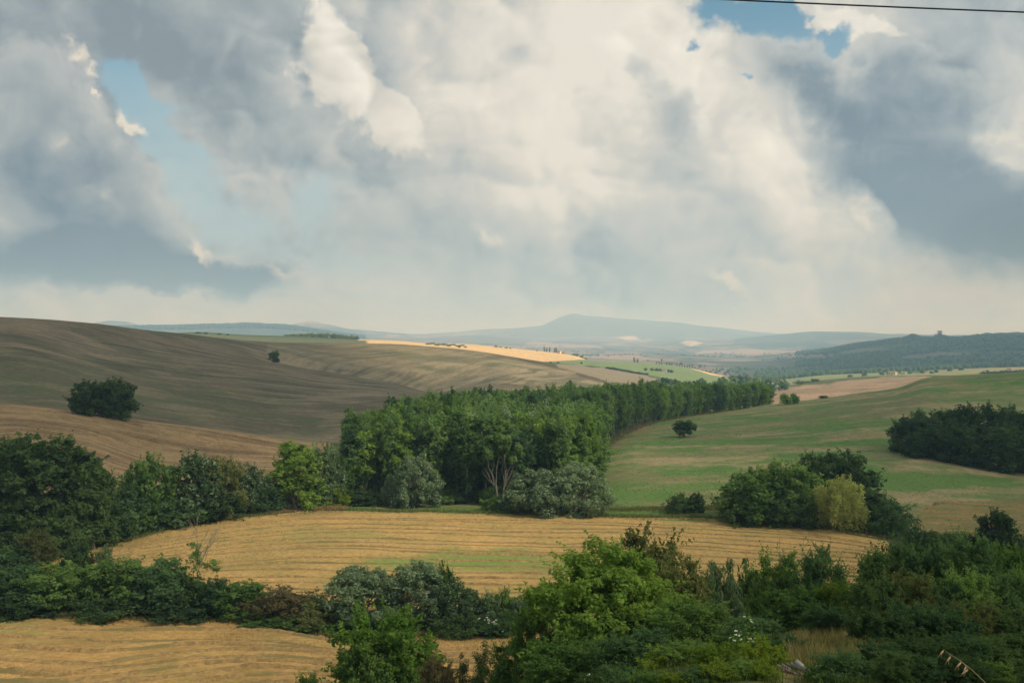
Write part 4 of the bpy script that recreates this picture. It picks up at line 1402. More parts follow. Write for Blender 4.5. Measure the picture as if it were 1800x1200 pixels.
# -- hedge between the two stubble fields, left part
for (kind, u, Y, top, w, lf, lab) in [
    ('round', -40, 131, 985, 138, 'dark', 'dark hedge tree at the left picture edge above the near field'),
    ('round', 30, 132, 992, 138, 'teal', 'dark green hedge tree, second from the left edge'),
    ('round', 98, 131, 984, 131, 'green', 'green hedge tree with light top, third from the left edge'),
    ('round', 150, 133, 995, 112, 'green', 'green hedge tree behind the gap of the pale shrub'),
    ('round', 212, 131, 972, 131, 'green', 'tall leafy hedge tree with yellowish top, fourth in the hedge'),
    ('round', 282, 131, 974, 138, 'teal', 'round dark green hedge tree left of the dead tree'),
    ('bush', 335, 130, 1000, 88, 'dark', 'dark hedge bush at the foot of the dead tree'),
    ('round', 376, 130, 1012, 90, 'teal', 'green hedge tree right of the dead tree'),
    ('round', 428, 129, 1018, 115, 'green', 'rounded green hedge tree at the end of the thick hedge'),
    ('bush', 502, 127, 1030, 120, 'brownish', 'brownish thorny bush right of the thick hedge'),
    ('bush', 556, 125, 1052, 112, 'olive', 'low olive bush next to the silver willow'),
    ('low', 470, 126, 1078, 112, 'green', 'low bramble at the foot of the brownish bush'),
    ('low', 540, 124, 1090, 125, 'green', 'low bramble reaching out to the near field corner'),
    ('low', 60, 129, 1040, 150, 'dark', 'dark low growth at the left foot of the hedge'),
    ('low', 190, 129, 1045, 150, 'dark', 'dark low growth at the middle foot of the hedge'),
    ('low', 320, 128, 1050, 150, 'dark', 'dark low growth at the right foot of the hedge'),
    ('airy', 66, 150, 928, 82, 'olive', 'pale grey green tree rising behind the hedge at the left'),
    ('bush', 138, 148, 945, 62, 'dark', 'small dark tree behind the hedge beside the pale one'),
    ('airy', 186, 146, 955, 38, 'silver_dim', 'thin silvery sapling behind the hedge'),
    ('bush', 10, 148, 958, 112, 'teal', 'dark bush behind the hedge at the left picture edge'),
    # silver willow group
    ('silver', 640, 127, 986, 162, 'silver', 'left half of the big silver willow between the two fields'),
    ('silver', 735, 127, 978, 150, 'silver', 'right half of the big silver willow between the two fields'),
    ('round', 782, 128, 980, 40, 'green', 'dark green sprig tree at the right shoulder of the silver willow'),
    ('bush', 620, 124, 1060, 100, 'teal', 'dark bush under the left side of the silver willow'),
    ('silver', 800, 124, 1012, 122, 'silver_dim', 'grey green willow right of the big silver willow'),
    ('bush', 852, 124, 1038, 78, 'silver_dim', 'pale low bush right of the grey green willow'),
    ('bush', 886, 126, 1033, 58, 'green', 'small green tree between the pale bush and the silver sapling'),
    ('silver', 912, 124, 1046, 42, 'silver', 'small silver sapling above the white flowers'),
    ('bush', 948, 126, 1034, 70, 'green', 'green bush left of the foreground oak'),
    ('low', 800, 121, 1078, 112, 'dark', 'dark low bramble below the grey green willow'),
    ('low', 880, 121, 1082, 100, 'teal', 'low bramble with white flowers beside it at the field edge'),
]:
    T(kind, 'hedge_tree' if kind in ('round', 'airy', 'silver') else 'shrub', u, Y, top, w, lf, lab, None, 'grey', 'tree' if kind in ('round', 'airy', 'silver') else 'shrub', hmin=1.5)

# -- foreground bank
for (kind, u, Y, top, w, lf, lab) in [
    ('airy', 684, 72, 1058, 230, 'bright', 'young bright oak rising alone from the bottom edge'),
    ('airy', 655, 70, 1112, 150, 'green', 'darker lower crown on the left of the young oak'),
    ('near', 540, 76, 1178, 74, 'green', 'leafy bush top peeping over the bottom edge at left'),
    ('juniper', 846, 60, 1132, 44, 'dark', 'taller dark juniper spire at the bottom centre'),
    ('juniper', 816, 60, 1152, 34, 'dark', 'shorter dark juniper spire left of the taller one'),
    ('airy', 770, 62, 1150, 103, 'brownish', 'grey brown leafless looking thicket beside the junipers'),
    ('near', 905, 58, 1120, 126, 'green', 'dark bush under the left side of the foreground oak'),
    ('near', 970, 54, 1040, 150, 'green', 'dark green lower left bough mass of the foreground oak'),
    ('airy', 1185, 60, 968, 172, 'olive', 'dull green thinner tree right behind the foreground oak'),
    ('airy', 1135, 64, 922, 218, 'olive', 'thin topped tree showing open branches above the foreground oak'),
    ('near', 1225, 50, 1050, 172, 'green', 'grey green bush at the right foot of the foreground oak'),
    ('silver', 1265, 78, 964, 106, 'silver_dim', 'grey silvery tree right of the foreground oak'),
    ('round', 1318, 80, 972, 87, 'dark', 'dark tree in the gap right of the silvery tree'),
    ('airy', 1375, 66, 962, 138, 'green', 'green tree with dead twigs sticking out of its top'),
    ('near', 1440, 62, 954, 126, 'teal', 'rounded green tree before the end of the stubble field'),
    ('near', 1390, 50, 1030, 150, 'green', 'dark bush in the middle of the right thicket'),
    ('near', 1476, 50, 1020, 92, 'broom', 'yellow green bush between the two right thickets'),
    ('near', 1555, 52, 958, 99, 'dark', 'dark bush at the left shoulder of the big right thicket'),
    ('near', 1000, 42, 1120, 184, 'green', 'dark bush at the bottom below the foreground oak'),
    ('near', 1120, 40, 1105, 195, 'teal', 'dark green bush at the bottom right below the oak'),
    ('near', 1215, 36, 1128, 126, 'green', 'green bush at the bottom between oak and broom'),
    ('near', 1320, 40, 1085, 126, 'teal', 'blue green bush behind the white flowers'),
    ('low', 1265, 33, 1136, 103, 'broom', 'yellow green broom at the bottom left of the old boards'),
    ('low', 1345, 31, 1150, 92, 'broom', 'yellow green broom touching the old boards'),
    ('low', 1175, 36, 1160, 103, 'broom', 'yellow green broom at the bottom right of the oak'),
    ('near', 1455, 42, 1062, 103, 'teal', 'dark bush behind the dry grass patch'),
    ('low', 1480, 28, 1178, 126, 'teal', 'low weeds in front of the fallen pole'),
]:
    T(kind, 'bank_tree' if kind in ('airy', 'silver', 'round') else ('juniper' if kind == 'juniper' else 'shrub'), u, Y, top, w, lf, lab, None, 'brown', 'tree' if kind in ('airy', 'silver', 'round') else 'shrub', hmin=0.8)

# -- the big thicket at the right, bush by bush
NTH = ['first', 'second', 'third', 'fourth', 'fifth', 'sixth', 'seventh']
for row, (Yr, u0, du, n, tops, w, cols) in {
    'back': (45.5, 1560, 50, 6, [970, 944, 962, 932, 948, 956], 165, ['dark', 'teal', 'dark', 'teal', 'green', 'dark']),
    'upper middle': (40.5, 1545, 52, 7, [1012, 1000, 1010, 996, 1004, 998, 1010], 140, ['dark', 'olive', 'teal', 'green', 'teal', 'green', 'dark']),
    'lower middle': (35.5, 1555, 52, 7, [1070, 1058, 1066, 1054, 1062, 1052, 1060], 125, ['dark', 'teal', 'teal', 'olive', 'dark', 'teal', 'dark']),
    'bottom': (27.0, 1575, 44, 6, [1176, 1166, 1172, 1160, 1168, 1158], 95, ['dark', 'teal', 'dark', 'dark', 'green', 'dark']),
    'front': (30.5, 1560, 46, 7, [1128, 1118, 1124, 1112, 1120, 1108, 1112], 105, ['teal', 'dark', 'dark', 'teal', 'dark', 'dark', 'dark']),
}.items():
    for k in range(n):
        T('airy' if (k * 7 + len(row)) % 5 == 0 else 'near', 'thicket_bush', u0 + k * du + (k * 37 % 11) - 5, Yr + (k * 29 % 7) * 0.3 - 1, tops[k], w, cols[k],
          'leafy bush in the %s row of the big right thicket, %s from the left' % (row, NTH[k]), 'bushes of the big right thicket', 'brown', 'shrub', hmin=1.0)
for k, (u, Y, top, w, lf) in enumerate([(1090, 29, 1172, 80, 'teal'), (1135, 28, 1178, 80, 'green'), (1180, 28, 1180, 80, 'broom'), (1225, 28, 1176, 76, 'teal'), (1268, 28, 1174, 80, 'broom'), (1310, 28, 1176, 70, 'green'), (1345, 27.5, 1184, 60, 'broom'),
                                        (1440, 28, 1186, 60, 'green'), (1535, 28, 1172, 80, 'teal'), (1050, 30, 1178, 80, 'dark'), (1500, 34, 1136, 50, 'olive'), (1395, 36, 1120, 70, 'teal')]):
    T('low', 'weed_bush', u, Y, top, w, lf, 'low weedy bush along the bottom edge, %s' % ['left of the first broom under the oak', 'under the right side of the oak', 'yellowish, right of the oak foot', 'below the green bush', 'yellowish, left of the white flowers', 'below the white flowers', 'yellowish, touching the boards', 'in front of the boards', 'at the left foot of the thicket', 'dark, under the oak centre', 'olive, inside the dry grass', 'behind the boards'][k],
      None, 'brown', 'shrub', hmin=0.5)

# -- foreground oak, one crown of many boughs
OH, OW = 10.5, 8.6
lb = [(0, 0, 8.6, 1.9, 1.9, 1.5), (-1.6, -0.6, 7.7, 1.8, 1.8, 1.5), (1.5, -0.4, 7.6, 1.7, 1.7, 1.4), (0.1, -1.5, 7.0, 1.9, 1.8, 1.5),
      (-2.6, 0.3, 6.2, 1.7, 1.7, 1.4), (2.4, -0.2, 6.0, 1.8, 1.8, 1.4), (-1.2, -2.0, 5.4, 1.8, 1.7, 1.4), (1.3, -2.0, 5.2, 1.8, 1.7, 1.4),
      (-3.1, -0.8, 4.5, 1.6, 1.6, 1.2), (3.0, -0.9, 4.3, 1.6, 1.6, 1.2), (0, -2.6, 3.8, 1.9, 1.7, 1.2), (-2.0, -2.0, 3.2, 1.5, 1.5, 1.1), (2.1, -2.0, 3.0, 1.5, 1.5, 1.1),
      (0.5, 1.6, 7.2, 1.8, 1.7, 1.5), (-1.2, 1.8, 5.6, 1.7, 1.7, 1.4), (1.9, 1.6, 5.2, 1.7, 1.7, 1.4)]
proto('oak', crown_mesh('crown', 901, lb, 40000, 0.115, sub=17, subr=0.30, fill=0.35, jitter=0.14, aspect=0.6, sprigs=500, sprig_len=0.7),
      trunk_mesh('trunk', 902, OH, lb, 0.30, twig=3, clear=0.15), OH, OW)
T('oak', 'oak_tree', 1064, 54, 944, 300, 'bright', 'big leafy oak with sunlit top in the centre foreground', None, 'brown', var=0, rz=0.3)

# ------------------------------------------------------------------ unseen clouds added overhead to the right, to shade the slopes from the sun
def shade_cloud(seed, gx, gy, sx, sy, rot, alt=1000.0, clear=0.15):
    """an unseen cumulus added so that its shade falls round ground point (gx, gy)"""
    me = bpy.data.meshes.new('shade_cloud')
    import bmesh
    bm = bmesh.new()
    bmesh.ops.create_icosphere(bm, subdivisions=5, radius=1.0)
    co = np.array([v.co[:] for v in bm.verts])
    n1 = fbm(co[:, 0] * 1.6 + seed, co[:, 1] * 1.6 + co[:, 2] * 1.1, seed, 4)
    n2 = np.abs(fbm(co[:, 0] * 5 + co[:, 2] * 3, co[:, 1] * 5 - co[:, 2] * 2, seed + 9, 4))
    f = 1 + 0.30 * n1 + 0.28 * n2
    for v, k in zip(bm.verts, f):
        v.co = v.co * float(k)
        v.co.z *= 0.22 if v.co.z < 0 else 0.75
    bm.to_mesh(me)
    bm.free()
    me.polygons.foreach_set('use_smooth', np.ones(len(me.polygons), bool))
    ob = bpy.data.objects.new('shade_cloud', me)
    h = alt / math.sin(R(SUN_EL))
    ob.location = Vector((gx, gy, -30)) + sd * h
    ob.scale = (sx, sy, min(sx, sy) * 0.8)
    ob.rotation_euler = (0, 0, R(rot))
    COL.objects.link(ob)
    m, N = new_mat('shade_cloud_vapour')
    d = N.n('ShaderNodeBsdfDiffuse')
    d.inputs[0].default_value = (0.9, 0.9, 0.9, 1)
    tr = N.n('ShaderNodeBsdfTranslucent')
    tr.inputs[0].default_value = (0.9, 0.9, 0.9, 1)
    mx = N.n('ShaderNodeMixShader')
    mx.inputs[0].default_value = 0.45
    N.put(mx.inputs[1], d.outputs[0])
    N.put(mx.inputs[2], tr.outputs[0])
    tp = N.n('ShaderNodeBsdfTransparent')
    m2 = N.n('ShaderNodeMixShader')
    m2.inputs[0].default_value = clear
    N.put(m2.inputs[1], mx.outputs[0])
    N.put(m2.inputs[2], tp.outputs[0])
    out(N, m2.outputs[0])
    me.materials.append(m)
    ob['kind'] = 'structure'
    return ob


shade_cloud(3, -330, 590, 300, 460, 12, 1000, 0.42)
shade_cloud(4, 290, 250, 190, 330, 0, 1000, 0.45)
shade_cloud(5, 108, 40, 105, 130, 0, 1000, 0.40)

shade_cloud(6, 1750, 2700, 620, 1400, 0, 1000, 0.35)

# ------------------------------------------------------------------ straw rows left by the harvester
def straw_material():
    m, N = new_mat('straw')
    tc = N.n('ShaderNodeTexCoord').outputs['Object']
    a = N.noise(tc, 1.6, 5, 0.7)
    b = N.noise(N.vmath('MULTIPLY', tc, (0.25, 1, 1)), 0.35, 3, 0.6)
    c = N.mix(N.smooth(a, 0.3, 0.7), (0.20, 0.132, 0.060), (0.42, 0.278, 0.115))
    c = N.mix(N.smooth(b, 0.45, 0.7), c, (0.20, 0.17, 0.07))
    out(N, bsdf(N, c, 1.0, 0.0))
    return m


M_STRAW = straw_material()


def straw_row(field, path, seed, w=1.0, h=0.26):
    """path: list of (u, Y)"""
    g = np.random.default_rng(seed)
    p = np.array([((u - 900) / FPX * Y, Y) for u, Y in path])
    seg = np.concatenate([[0], np.cumsum(np.hypot(*np.diff(p, axis=0).T))])
    n = max(8, int(seg[-1] / 0.7))
    s = np.linspace(0, seg[-1], n)
    x = pchip(seg, p[:, 0], s)
    y = pchip(seg, p[:, 1], s) + fbm(s / 7, s * 0 + seed, seed, 3) * 0.35
    tx, ty = np.gradient(x), np.gradient(y)
    L_ = np.hypot(tx, ty)
    nx, ny = -ty / L_, tx / L_
    ww = w * (1 + 0.30 * fbm(s / 2.1, s * 0 + 3.3, seed + 1, 3))
    hh = h * np.clip(0.85 + 1.2 * fbm(s / 6.0, s * 0 + 7.7, seed + 2, 4), 0.0, 2)
    hh[:4] *= np.linspace(0, 1, 4)
    hh[-4:] *= np.linspace(1, 0, 4)
    prof = [(-0.5, -0.12), (-0.26, 0.62), (0.0, 1.0), (0.26, 0.62), (0.5, -0.12)]
    V = np.zeros((n, 5, 3))
    for j, (a, b) in enumerate(prof):
        jx = g.normal(0, 0.05, n)
        V[:, j, 0] = x + nx * ww * (a + jx)
        V[:, j, 1] = y + ny * ww * (a + jx)
        V[:, j, 2] = hh * b * (1 + g.normal(0, 0.18, n))
    for i in range(n):
        zg = ground_xy(x[i], y[i])
        V[i, :, 2] += zg
    F = [(i * 5 + j, i * 5 + j + 1, i * 5 + j + 6, i * 5 + j + 5) for i in range(n - 1) for j in range(4)]
    me = mesh_from('straw_row', V.reshape(-1, 3), np.array(F), (M_STRAW,), None, False)
    o = bpy.data.objects.new('straw_row', me)
    COL.objects.link(o)
    o.parent = field
    return o


# valley field: rows run along it, bent with its far edge
us = np.array([-150, 60, 180, 300, 430, 560, 700, 850, 1050, 1200, 1300, 1400, 1480, 1540, 1600])
yb = np.interp(us, ugrid, LY[9]) - 3.2
yf = np.interp(us, [-150, 300, 800, 1300, 1600], [141, 140, 138.5, 139, 137])
NR = 17
jj = np.random.default_rng(3).normal(0, 0.55, NR)
for j in range(NR):
    w = j / (NR - 1)
    Yr = yb * (1 - w) + yf * w
    # keep the rows level in the picture: bend toward straight lines in the front half
    u_in = us[(us > (170 if w < 0.3 else 40 if w < 0.55 else -150)) & (us < np.interp(w, [0, 1], [1560, 1545]) + 5)]
    pth = [(u, float(np.interp(u, us, Yr)) + 0.5 * math.sin(u / 190 + j * 2.1) + 0.2 * math.sin(u / 60 + j * 5.3) + jj[j]) for u in u_in]
    straw_row(FIELD[2], pth, 40 + j, 0.75, 0.22)
# near field: rows swing with the slope
NEAR_ROWS = [
    [(-120, 1104), (100, 1106), (300, 1106), (450, 1108), (545, 1120), (640, 1132)],
    [(-120, 1112), (0, 1119), (110, 1121), (200, 1128), (350, 1124), (470, 1127), (590, 1142), (760, 1140), (980, 1136)],
    [(-120, 1134), (20, 1136), (150, 1145), (260, 1139), (370, 1131), (480, 1134), (600, 1147), (760, 1151), (980, 1150)],
    [(-120, 1152), (0, 1158), (160, 1166), (280, 1150), (420, 1141), (520, 1143), (620, 1152), (760, 1162), (980, 1162)],
    [(-120, 1166), (0, 1178), (100, 1183), (220, 1170), (350, 1155), (480, 1152), (600, 1160), (760, 1176), (980, 1178)],
    [(-120, 1186), (60, 1198), (200, 1186), (330, 1168), (460, 1160), (580, 1168), (700, 1184), (940, 1196)],
    [(100, 1212), (240, 1196), (360, 1180), (480, 1171), (580, 1178), (680, 1194)],
    [(200, 1220), (330, 1202), (440, 1186), (540, 1184), (640, 1200)],
    [(320, 1216), (430, 1202), (540, 1196), (620, 1206)],
]
for j, r_ in enumerate(NEAR_ROWS):
    straw_row(FIELD[1], [(u, solve_Y(u, py, 93, 135)) for u, py in r_], 80 + j, 1.0, 0.30)
# striped strip at the right
for j, py in enumerate([884, 893, 902, 912, 922, 933, 944]):
    straw_row(FIELD[3], [(u, solve_Y(u, py + (u - 1700) * 0.05, 160, 260)) for u in (1610 + max(0, 900 - py) * 1.2, 1700, 1800, 1900)], 120 + j, 1.0, 0.2)

# ------------------------------------------------------------------ grass: stuff nobody could count
def grass(name, label, pts, h, w, cols, seed, lean=0.35):
    """pts (n,2) world xy; one blade each"""
    g = np.random.default_rng(seed)
    n = len(pts)
    z = ground_many(pts[:, 0], pts[:, 1])
    hh = h * g.uniform(0.45, 1.25, n)
    a = g.uniform(0, 2 * np.pi, n)
    dx, dy = np.cos(a), np.sin(a)
    ln = g.normal(0, lean, n) * hh
    la = g.uniform(0, 2 * np.pi, n)
    B = np.stack([pts[:, 0], pts[:, 1], z - 0.03], -1)
    side_ = np.stack([dx, dy, 0 * dx], -1) * (w * g.uniform(0.7, 1.3, n))[:, None]
    mid = B + np.stack([np.cos(la) * ln * 0.35, np.sin(la) * ln * 0.35, hh * 0.55], -1)
    tip = B + np.stack([np.cos(la) * ln, np.sin(la) * ln, hh], -1)
    V = np.stack([B - side_, B + side_, mid + side_ * 0.7, mid - side_ * 0.7, mid - side_ * 0.7, mid + side_ * 0.7, tip + side_ * 0.1, tip - side_ * 0.1], 1).reshape(-1, 3)
    F = np.arange(n * 8).reshape(-1, 4)
    t = np.repeat(g.random(n), 2)
    key = name + '_blades'
    mt = leaf_material(key, cols[0], cols[1], None, 0, 0.25)
    me = mesh_from(name, V, F, (mt,), {'tint': t, 'pale': t})
    o = bpy.data.objects.new(name, me)
    COL.objects.link(o)
    o['kind'] = 'stuff'
    o['label'] = label
    o['category'] = 'grass'
    return o


def scatter(n, ulo, uhi, ylo, yhi, seed, clump=2.0, thr=-0.1):
    g = np.random.default_rng(seed)
    u = g.uniform(ulo, uhi, n)
    y = g.uniform(ylo, yhi, n)
    x = (u - 900) / FPX * y
    k = fbm(x / clump, y / clump, seed, 3) + g.normal(0, 0.12, n) > thr
    return np.stack([x[k], y[k]], -1)


grass('dry_grass', 'straw coloured dry grass patch on the bank behind the old boards', scatter(7000, 1385, 1560, 30.5, 43, 1, 1.2, -0.15), 0.55, 0.012,
      ((0.15, 0.155, 0.055), (0.44, 0.345, 0.17)), 1)
grass('green_grass', 'rough green grass and weeds on the foreground bank', scatter(9000, 1120, 1600, 24.5, 44, 2, 1.2, 0.0), 0.34, 0.012,
      ((0.06, 0.10, 0.022), (0.16, 0.20, 0.050)), 2)


def along(pl, n, sw, seed):
    """points scattered sw metres either side of a polyline of (u, Y)"""
    g = np.random.default_rng(seed)
    p = np.array([((u - 900) / FPX * Y, Y) for u, Y in pl])
    seg = np.concatenate([[0], np.cumsum(np.hypot(*np.diff(p, axis=0).T))])
    s = g.uniform(0, seg[-1], n)
    return np.stack([np.interp(s, seg, p[:, 0]), np.interp(s, seg, p[:, 1])], -1) + g.normal(0, sw, (n, 2))


edge = [(u, float(np.interp(u, ugrid, LY[9]))) for u in np.arange(-60, 1600, 40)]
grass('verge_grass', 'uneven green grass verge along the far edge of the valley field', along(edge, 9000, 1.1, 3), 0.55, 0.07, ((0.07, 0.11, 0.03), (0.20, 0.21, 0.07)), 3)
e2 = [(-60, 127.5), (150, 127.5), (300, 127.3), (420, 126.4), (520, 123.5), (580, 121.2), (640, 121.3), (760, 121.8), (900, 122.0), (985, 122)]
grass('verge_grass', 'green and brown grass edge where the hedge meets the near field', along(e2, 7000, 0.6, 4), 0.5, 0.05, ((0.08, 0.11, 0.03), (0.25, 0.21, 0.085)), 4)
e3 = [(470, 205), (520, 207), (600, 208)]
grass('verge_grass', 'dry brownish grass at the far left corner of the valley field', along([(470, 201), (520, 204), (600, 206)], 2500, 1.0, 5), 0.7, 0.05, ((0.22, 0.16, 0.075), (0.42, 0.30, 0.14)), 5)
e4 = [(1055, 213), (1130, 212), (1200, 211), (1270, 210), (1340, 207)]
grass('verge_grass', 'long pale green grass between the valley field and the meadow', along(e4, 5000, 1.6, 6), 0.7, 0.06, ((0.10, 0.14, 0.04), (0.24, 0.23, 0.085)), 6)
e5 = [(1030, 306), (1040, 318), (1062, 345), (1090, 384), (1120, 415), (1150, 442), (1200, 476), (1290, 524)]
grass('verge_grass', 'dry grass fringe between the grove and the meadow', along(e5, 4000, 1.6, 7), 0.8, 0.07, ((0.14, 0.13, 0.05), (0.30, 0.23, 0.10)), 7)
e6 = [(1560, 181), (1600, 178), (1700, 172), (1800, 168)]
grass('verge_grass', 'dark green grass at the foot of the low right hedge', along(e6, 3000, 1.2, 8), 0.7, 0.06, ((0.05, 0.08, 0.025), (0.13, 0.15, 0.05)), 8)

# tufts in the meadow and clods of growth on the ploughed slopes
def tufts(name, label, poly, tlo, thi, n, h, w_, cols, seed, thr):
    g = np.random.default_rng(seed)
    rs = np.nonzero((tpar >= tlo) & (tpar <= thi))[0]
    r_ = g.integers(rs[0], rs[-1], n)
    c_ = g.integers(0, NU, n)
    px_, py_ = UU[r_, c_], GPY[r_, c_]
    k = (sdf(poly, px_, py_) > 1)
    x, y = GX[r_, c_][k], GY[r_, c_][k]
    x = x + g.uniform(-1, 1, len(x))
    y = y + g.uniform(-2, 2, len(y))
    k = fbm(x / 14, y / 20, seed, 4) + g.normal(0, 0.1, len(x)) > thr
    return grass(name, label, np.stack([x[k], y[k]], -1), h, w_, cols, seed, 0.6)


MEADOW = [(1040, 800), (1065, 884), (1270, 890), (1450, 902), (1600, 912), (1640, 882), (1800, 872), (1850, 860), (1850, 650), (1800, 655), (1600, 668), (1345, 714), (1280, 726), (1200, 734), (1140, 746), (1080, 772)]
tufts('meadow_tufts', 'dry bleached tufts scattered over the green meadow', MEADOW, 10, 13.05, 40000, 0.16, 0.22, ((0.24, 0.21, 0.10), (0.38, 0.31, 0.16)), 71, 0.06)
tufts('meadow_tufts', 'fresh dark green tufts scattered over the green meadow', MEADOW, 10, 13.05, 40000, 0.16, 0.24, ((0.13, 0.20, 0.06), (0.20, 0.28, 0.09)), 72, 0.08)
SPUR = [(-100, 715), (0, 710), (250, 742), (480, 772), (560, 790), (500, 815), (250, 800), (0, 745), (-100, 740)]
tufts('straw_litter', 'pale straw litter on the brown field of the left spur', SPUR, 10.5, 12.3, 16000, 0.3, 0.20, ((0.30, 0.21, 0.10), (0.48, 0.34, 0.17)), 73, 0.05)
HILL = [(-50, 705), (-50, 560), (200, 580), (480, 605), (760, 612), (900, 635), (1040, 668), (760, 700), (560, 765), (250, 738)]
STUB = [(180, 962), (430, 912), (560, 902), (1050, 910), (1300, 919), (1540, 955), (1520, 1080), (-100, 1060), (-100, 990)]
tufts('stubble_tufts', 'pale cut stubble standing in the valley field', STUB, 6.35, 8.95, 18000, 0.14, 0.09, ((0.38, 0.25, 0.095), (0.54, 0.37, 0.15)), 75, 0.0)
tufts('stubble_tufts', 'darker weeds between the stubble of the valley field', STUB, 6.35, 8.95, 22000, 0.16, 0.10, ((0.26, 0.24, 0.09), (0.40, 0.30, 0.13)), 76, 0.08)
STUN = [(-100, 1230), (-100, 1090), (300, 1092), (450, 1102), (580, 1130), (760, 1120), (980, 1118), (980, 1230)]
tufts('stubble_tufts', 'pale cut stubble standing in the near field', STUN, 4.2, 5.95, 24000, 0.16, 0.05, ((0.38, 0.25, 0.095), (0.54, 0.37, 0.15)), 77, 0.0)
tufts('stubble_tufts', 'darker weeds between the stubble of the near field', STUN, 4.2, 5.95, 24000, 0.18, 0.05, ((0.24, 0.22, 0.08), (0.38, 0.28, 0.12)), 78, 0.08)

# ------------------------------------------------------------------ odd trees
lb = [(-2.6, 0, 11.5, 1.5, 1.5, 1.7), (-1.2, 0.5, 13.5, 1.6, 1.6, 1.8), (0.3, -0.3, 14.8, 1.7, 1.7, 1.8), (1.7, 0.2, 13.2, 1.6, 1.6, 1.8), (3.0, 0, 11.3, 1.5, 1.5, 1.6), (0.2, 1.0, 12.0, 1.8, 1.6, 2.0)]


def fan_tree():
    g = np.random.default_rng(31)
    parts = []
    for s, bx in ((-1, -0.35), (1, 0.55)):
        p = wob(g, (bx, 0, -0.3), (bx + s * 0.35, 0.1, 5.2), 5, 0.015)
        parts.append(tube(p, np.linspace(0.19, 0.13, 5), 7))
        for l in (lb[:3] if s < 0 else lb[2:]):
            parts.append(tube(wob(g, p[int(g.integers(2, 5))], l[:3], 6, 0.03), np.linspace(0.10, 0.03, 6), 5))
        for k in range(3):
            e = np.array([s * g.uniform(2.0, 4.2), g.uniform(-0.8, 0.5), g.uniform(7.0, 9.6)])
            parts.append(tube(wob(g, p[int(g.integers(2, 5))], e, 5, 0.03), np.linspace(0.10, 0.02, 5), 4))
    V, F = join(parts)
    return mesh_from('trunk', V, F, (), None, True)


proto('fan', crown_mesh('crown', 33, lb, 3600, 0.32, sub=8, subr=0.42, up=0.4), fan_tree(), 16.5, 9)
place('fan', 'poplar_tree', 878, 214.5, 752, 84, 'poplar', 'two stemmed poplar with pale fan shaped bare limbs at the grove front', None, 'grey', var=0, rz=0)


def dead_tree(name, label, u, Y, top, spread_px, seed, n=14, leaf=None, r0=0.09, base=None):
    g = np.random.default_rng(seed)
    z = ground(u, Y) if base is None else zpx(base, Y)
    H = zpx(top, Y) - z
    sp = spread_px * Y / FPX / 2
    e = bpy.data.objects.new(name, None)
    e.location = ((u - 900) / FPX * Y, Y, z)
    COL.objects.link(e)
    e['label'] = label
    e['category'] = 'tree'
    tp = wob(g, (0, 0, -0.3), (g.normal(0, 0.15), 0, H), 9, 0.012)
    V, F = tube(tp, r0 * np.linspace(1, 0.12, 9), 6)
    o = bpy.data.objects.new('trunk', mesh_from('trunk', V, F, (BARK['pale'],), None, True))
    COL.objects.link(o)
    o.parent = e
    for k in range(n):
        t = g.uniform(0.4, 0.95)
        q = np.array([np.interp(t, np.linspace(0, 1, 9), tp[:, c]) for c in range(3)])
        L_ = sp * (1.25 - t) * g.uniform(0.8, 1.6)
        a = g.uniform(0, 6.28)
        en = q + np.array([math.cos(a) * L_, math.sin(a) * L_, L_ * g.uniform(0.9, 1.9)])
        b = wob(g, q, en, 5, 0.05)
        ps = [tube(b, r0 * 0.42 * (1.1 - t) * 2 * np.linspace(1, 0.25, 5), 4)]
        for _ in range(2):
            e2_ = b[3] + (en - q) * 0.4 + g.normal(0, 0.2 * L_, 3)
            ps.append(tube(wob(g, b[2], e2_, 3, 0.05), r0 * 0.22 * np.linspace(1, 0.3, 3), 4))
        V, F = join(ps)
        o = bpy.data.objects.new('branch', mesh_from('branch', V, F, (BARK['pale'],), None, True))
        COL.objects.link(o)
        o.parent = e
    if leaf:
        ll = [(g.normal(0, sp * 0.6), g.normal(0, sp * 0.5), H * g.uniform(0.38, 0.62), sp * 0.42, sp * 0.42, sp * 0.4) for _ in range(6)]
        o = bpy.data.objects.new('crown', crown_mesh('crown', seed + 5, ll, 1100, 0.15, sub=6, fill=0.6))
        o.data.materials.append(LEAF[leaf])
        COL.objects.link(o)
        o.parent = e
    return e


dead_tree('dead_tree', 'thin pale half dead tree sticking up out of the left hedge', 348, 132, 905, 62, 51, 16, 'green', 0.10)
dead_tree('dead_tree', 'bare grey twigs, left bunch above the right thicket', 1374, 66, 925, 34, 52, 12, None, 0.05)
dead_tree('dead_tree', 'bare grey twigs, right bunch above the right thicket', 1412, 65, 932, 40, 53, 12, None, 0.045)
dead_tree('dead_tree', 'pale bare sapling in the brownish bush beside the thick hedge', 488, 126.5, 1035, 46, 54, 14, None, 0.06)

# leaning and fallen pale trunks at the grove corner
def log(name, label, a, b, r):
    g = np.random.default_rng(int(abs(a[0]) * 10))
    V, F = tube(wob(g, a, b, 7, 0.05), r * np.linspace(1, 0.35, 7), 6)
    o = bpy.data.objects.new(name, mesh_from(name, V, F, (BARK['pale'],), None, True))
    COL.objects.link(o)
    o['label'] = label
    o['category'] = 'log'


Yl = 205.5
log('fallen_branch', 'pale fallen branch arching over the grass left of the grove', ((493 - 900) / FPX * Yl, Yl, ground(493, Yl) + 0.05), ((515 - 900) / FPX * Yl, Yl + 0.5, ground(515, Yl) + 1.1), 0.12)

# ------------------------------------------------------------------ flowers
def flower_material():
    m, N = new_mat('petal_white')
    out(N, bsdf(N, (0.62, 0.62, 0.50), 0.8, 0.1))
    return m


M_PETAL = flower_material()


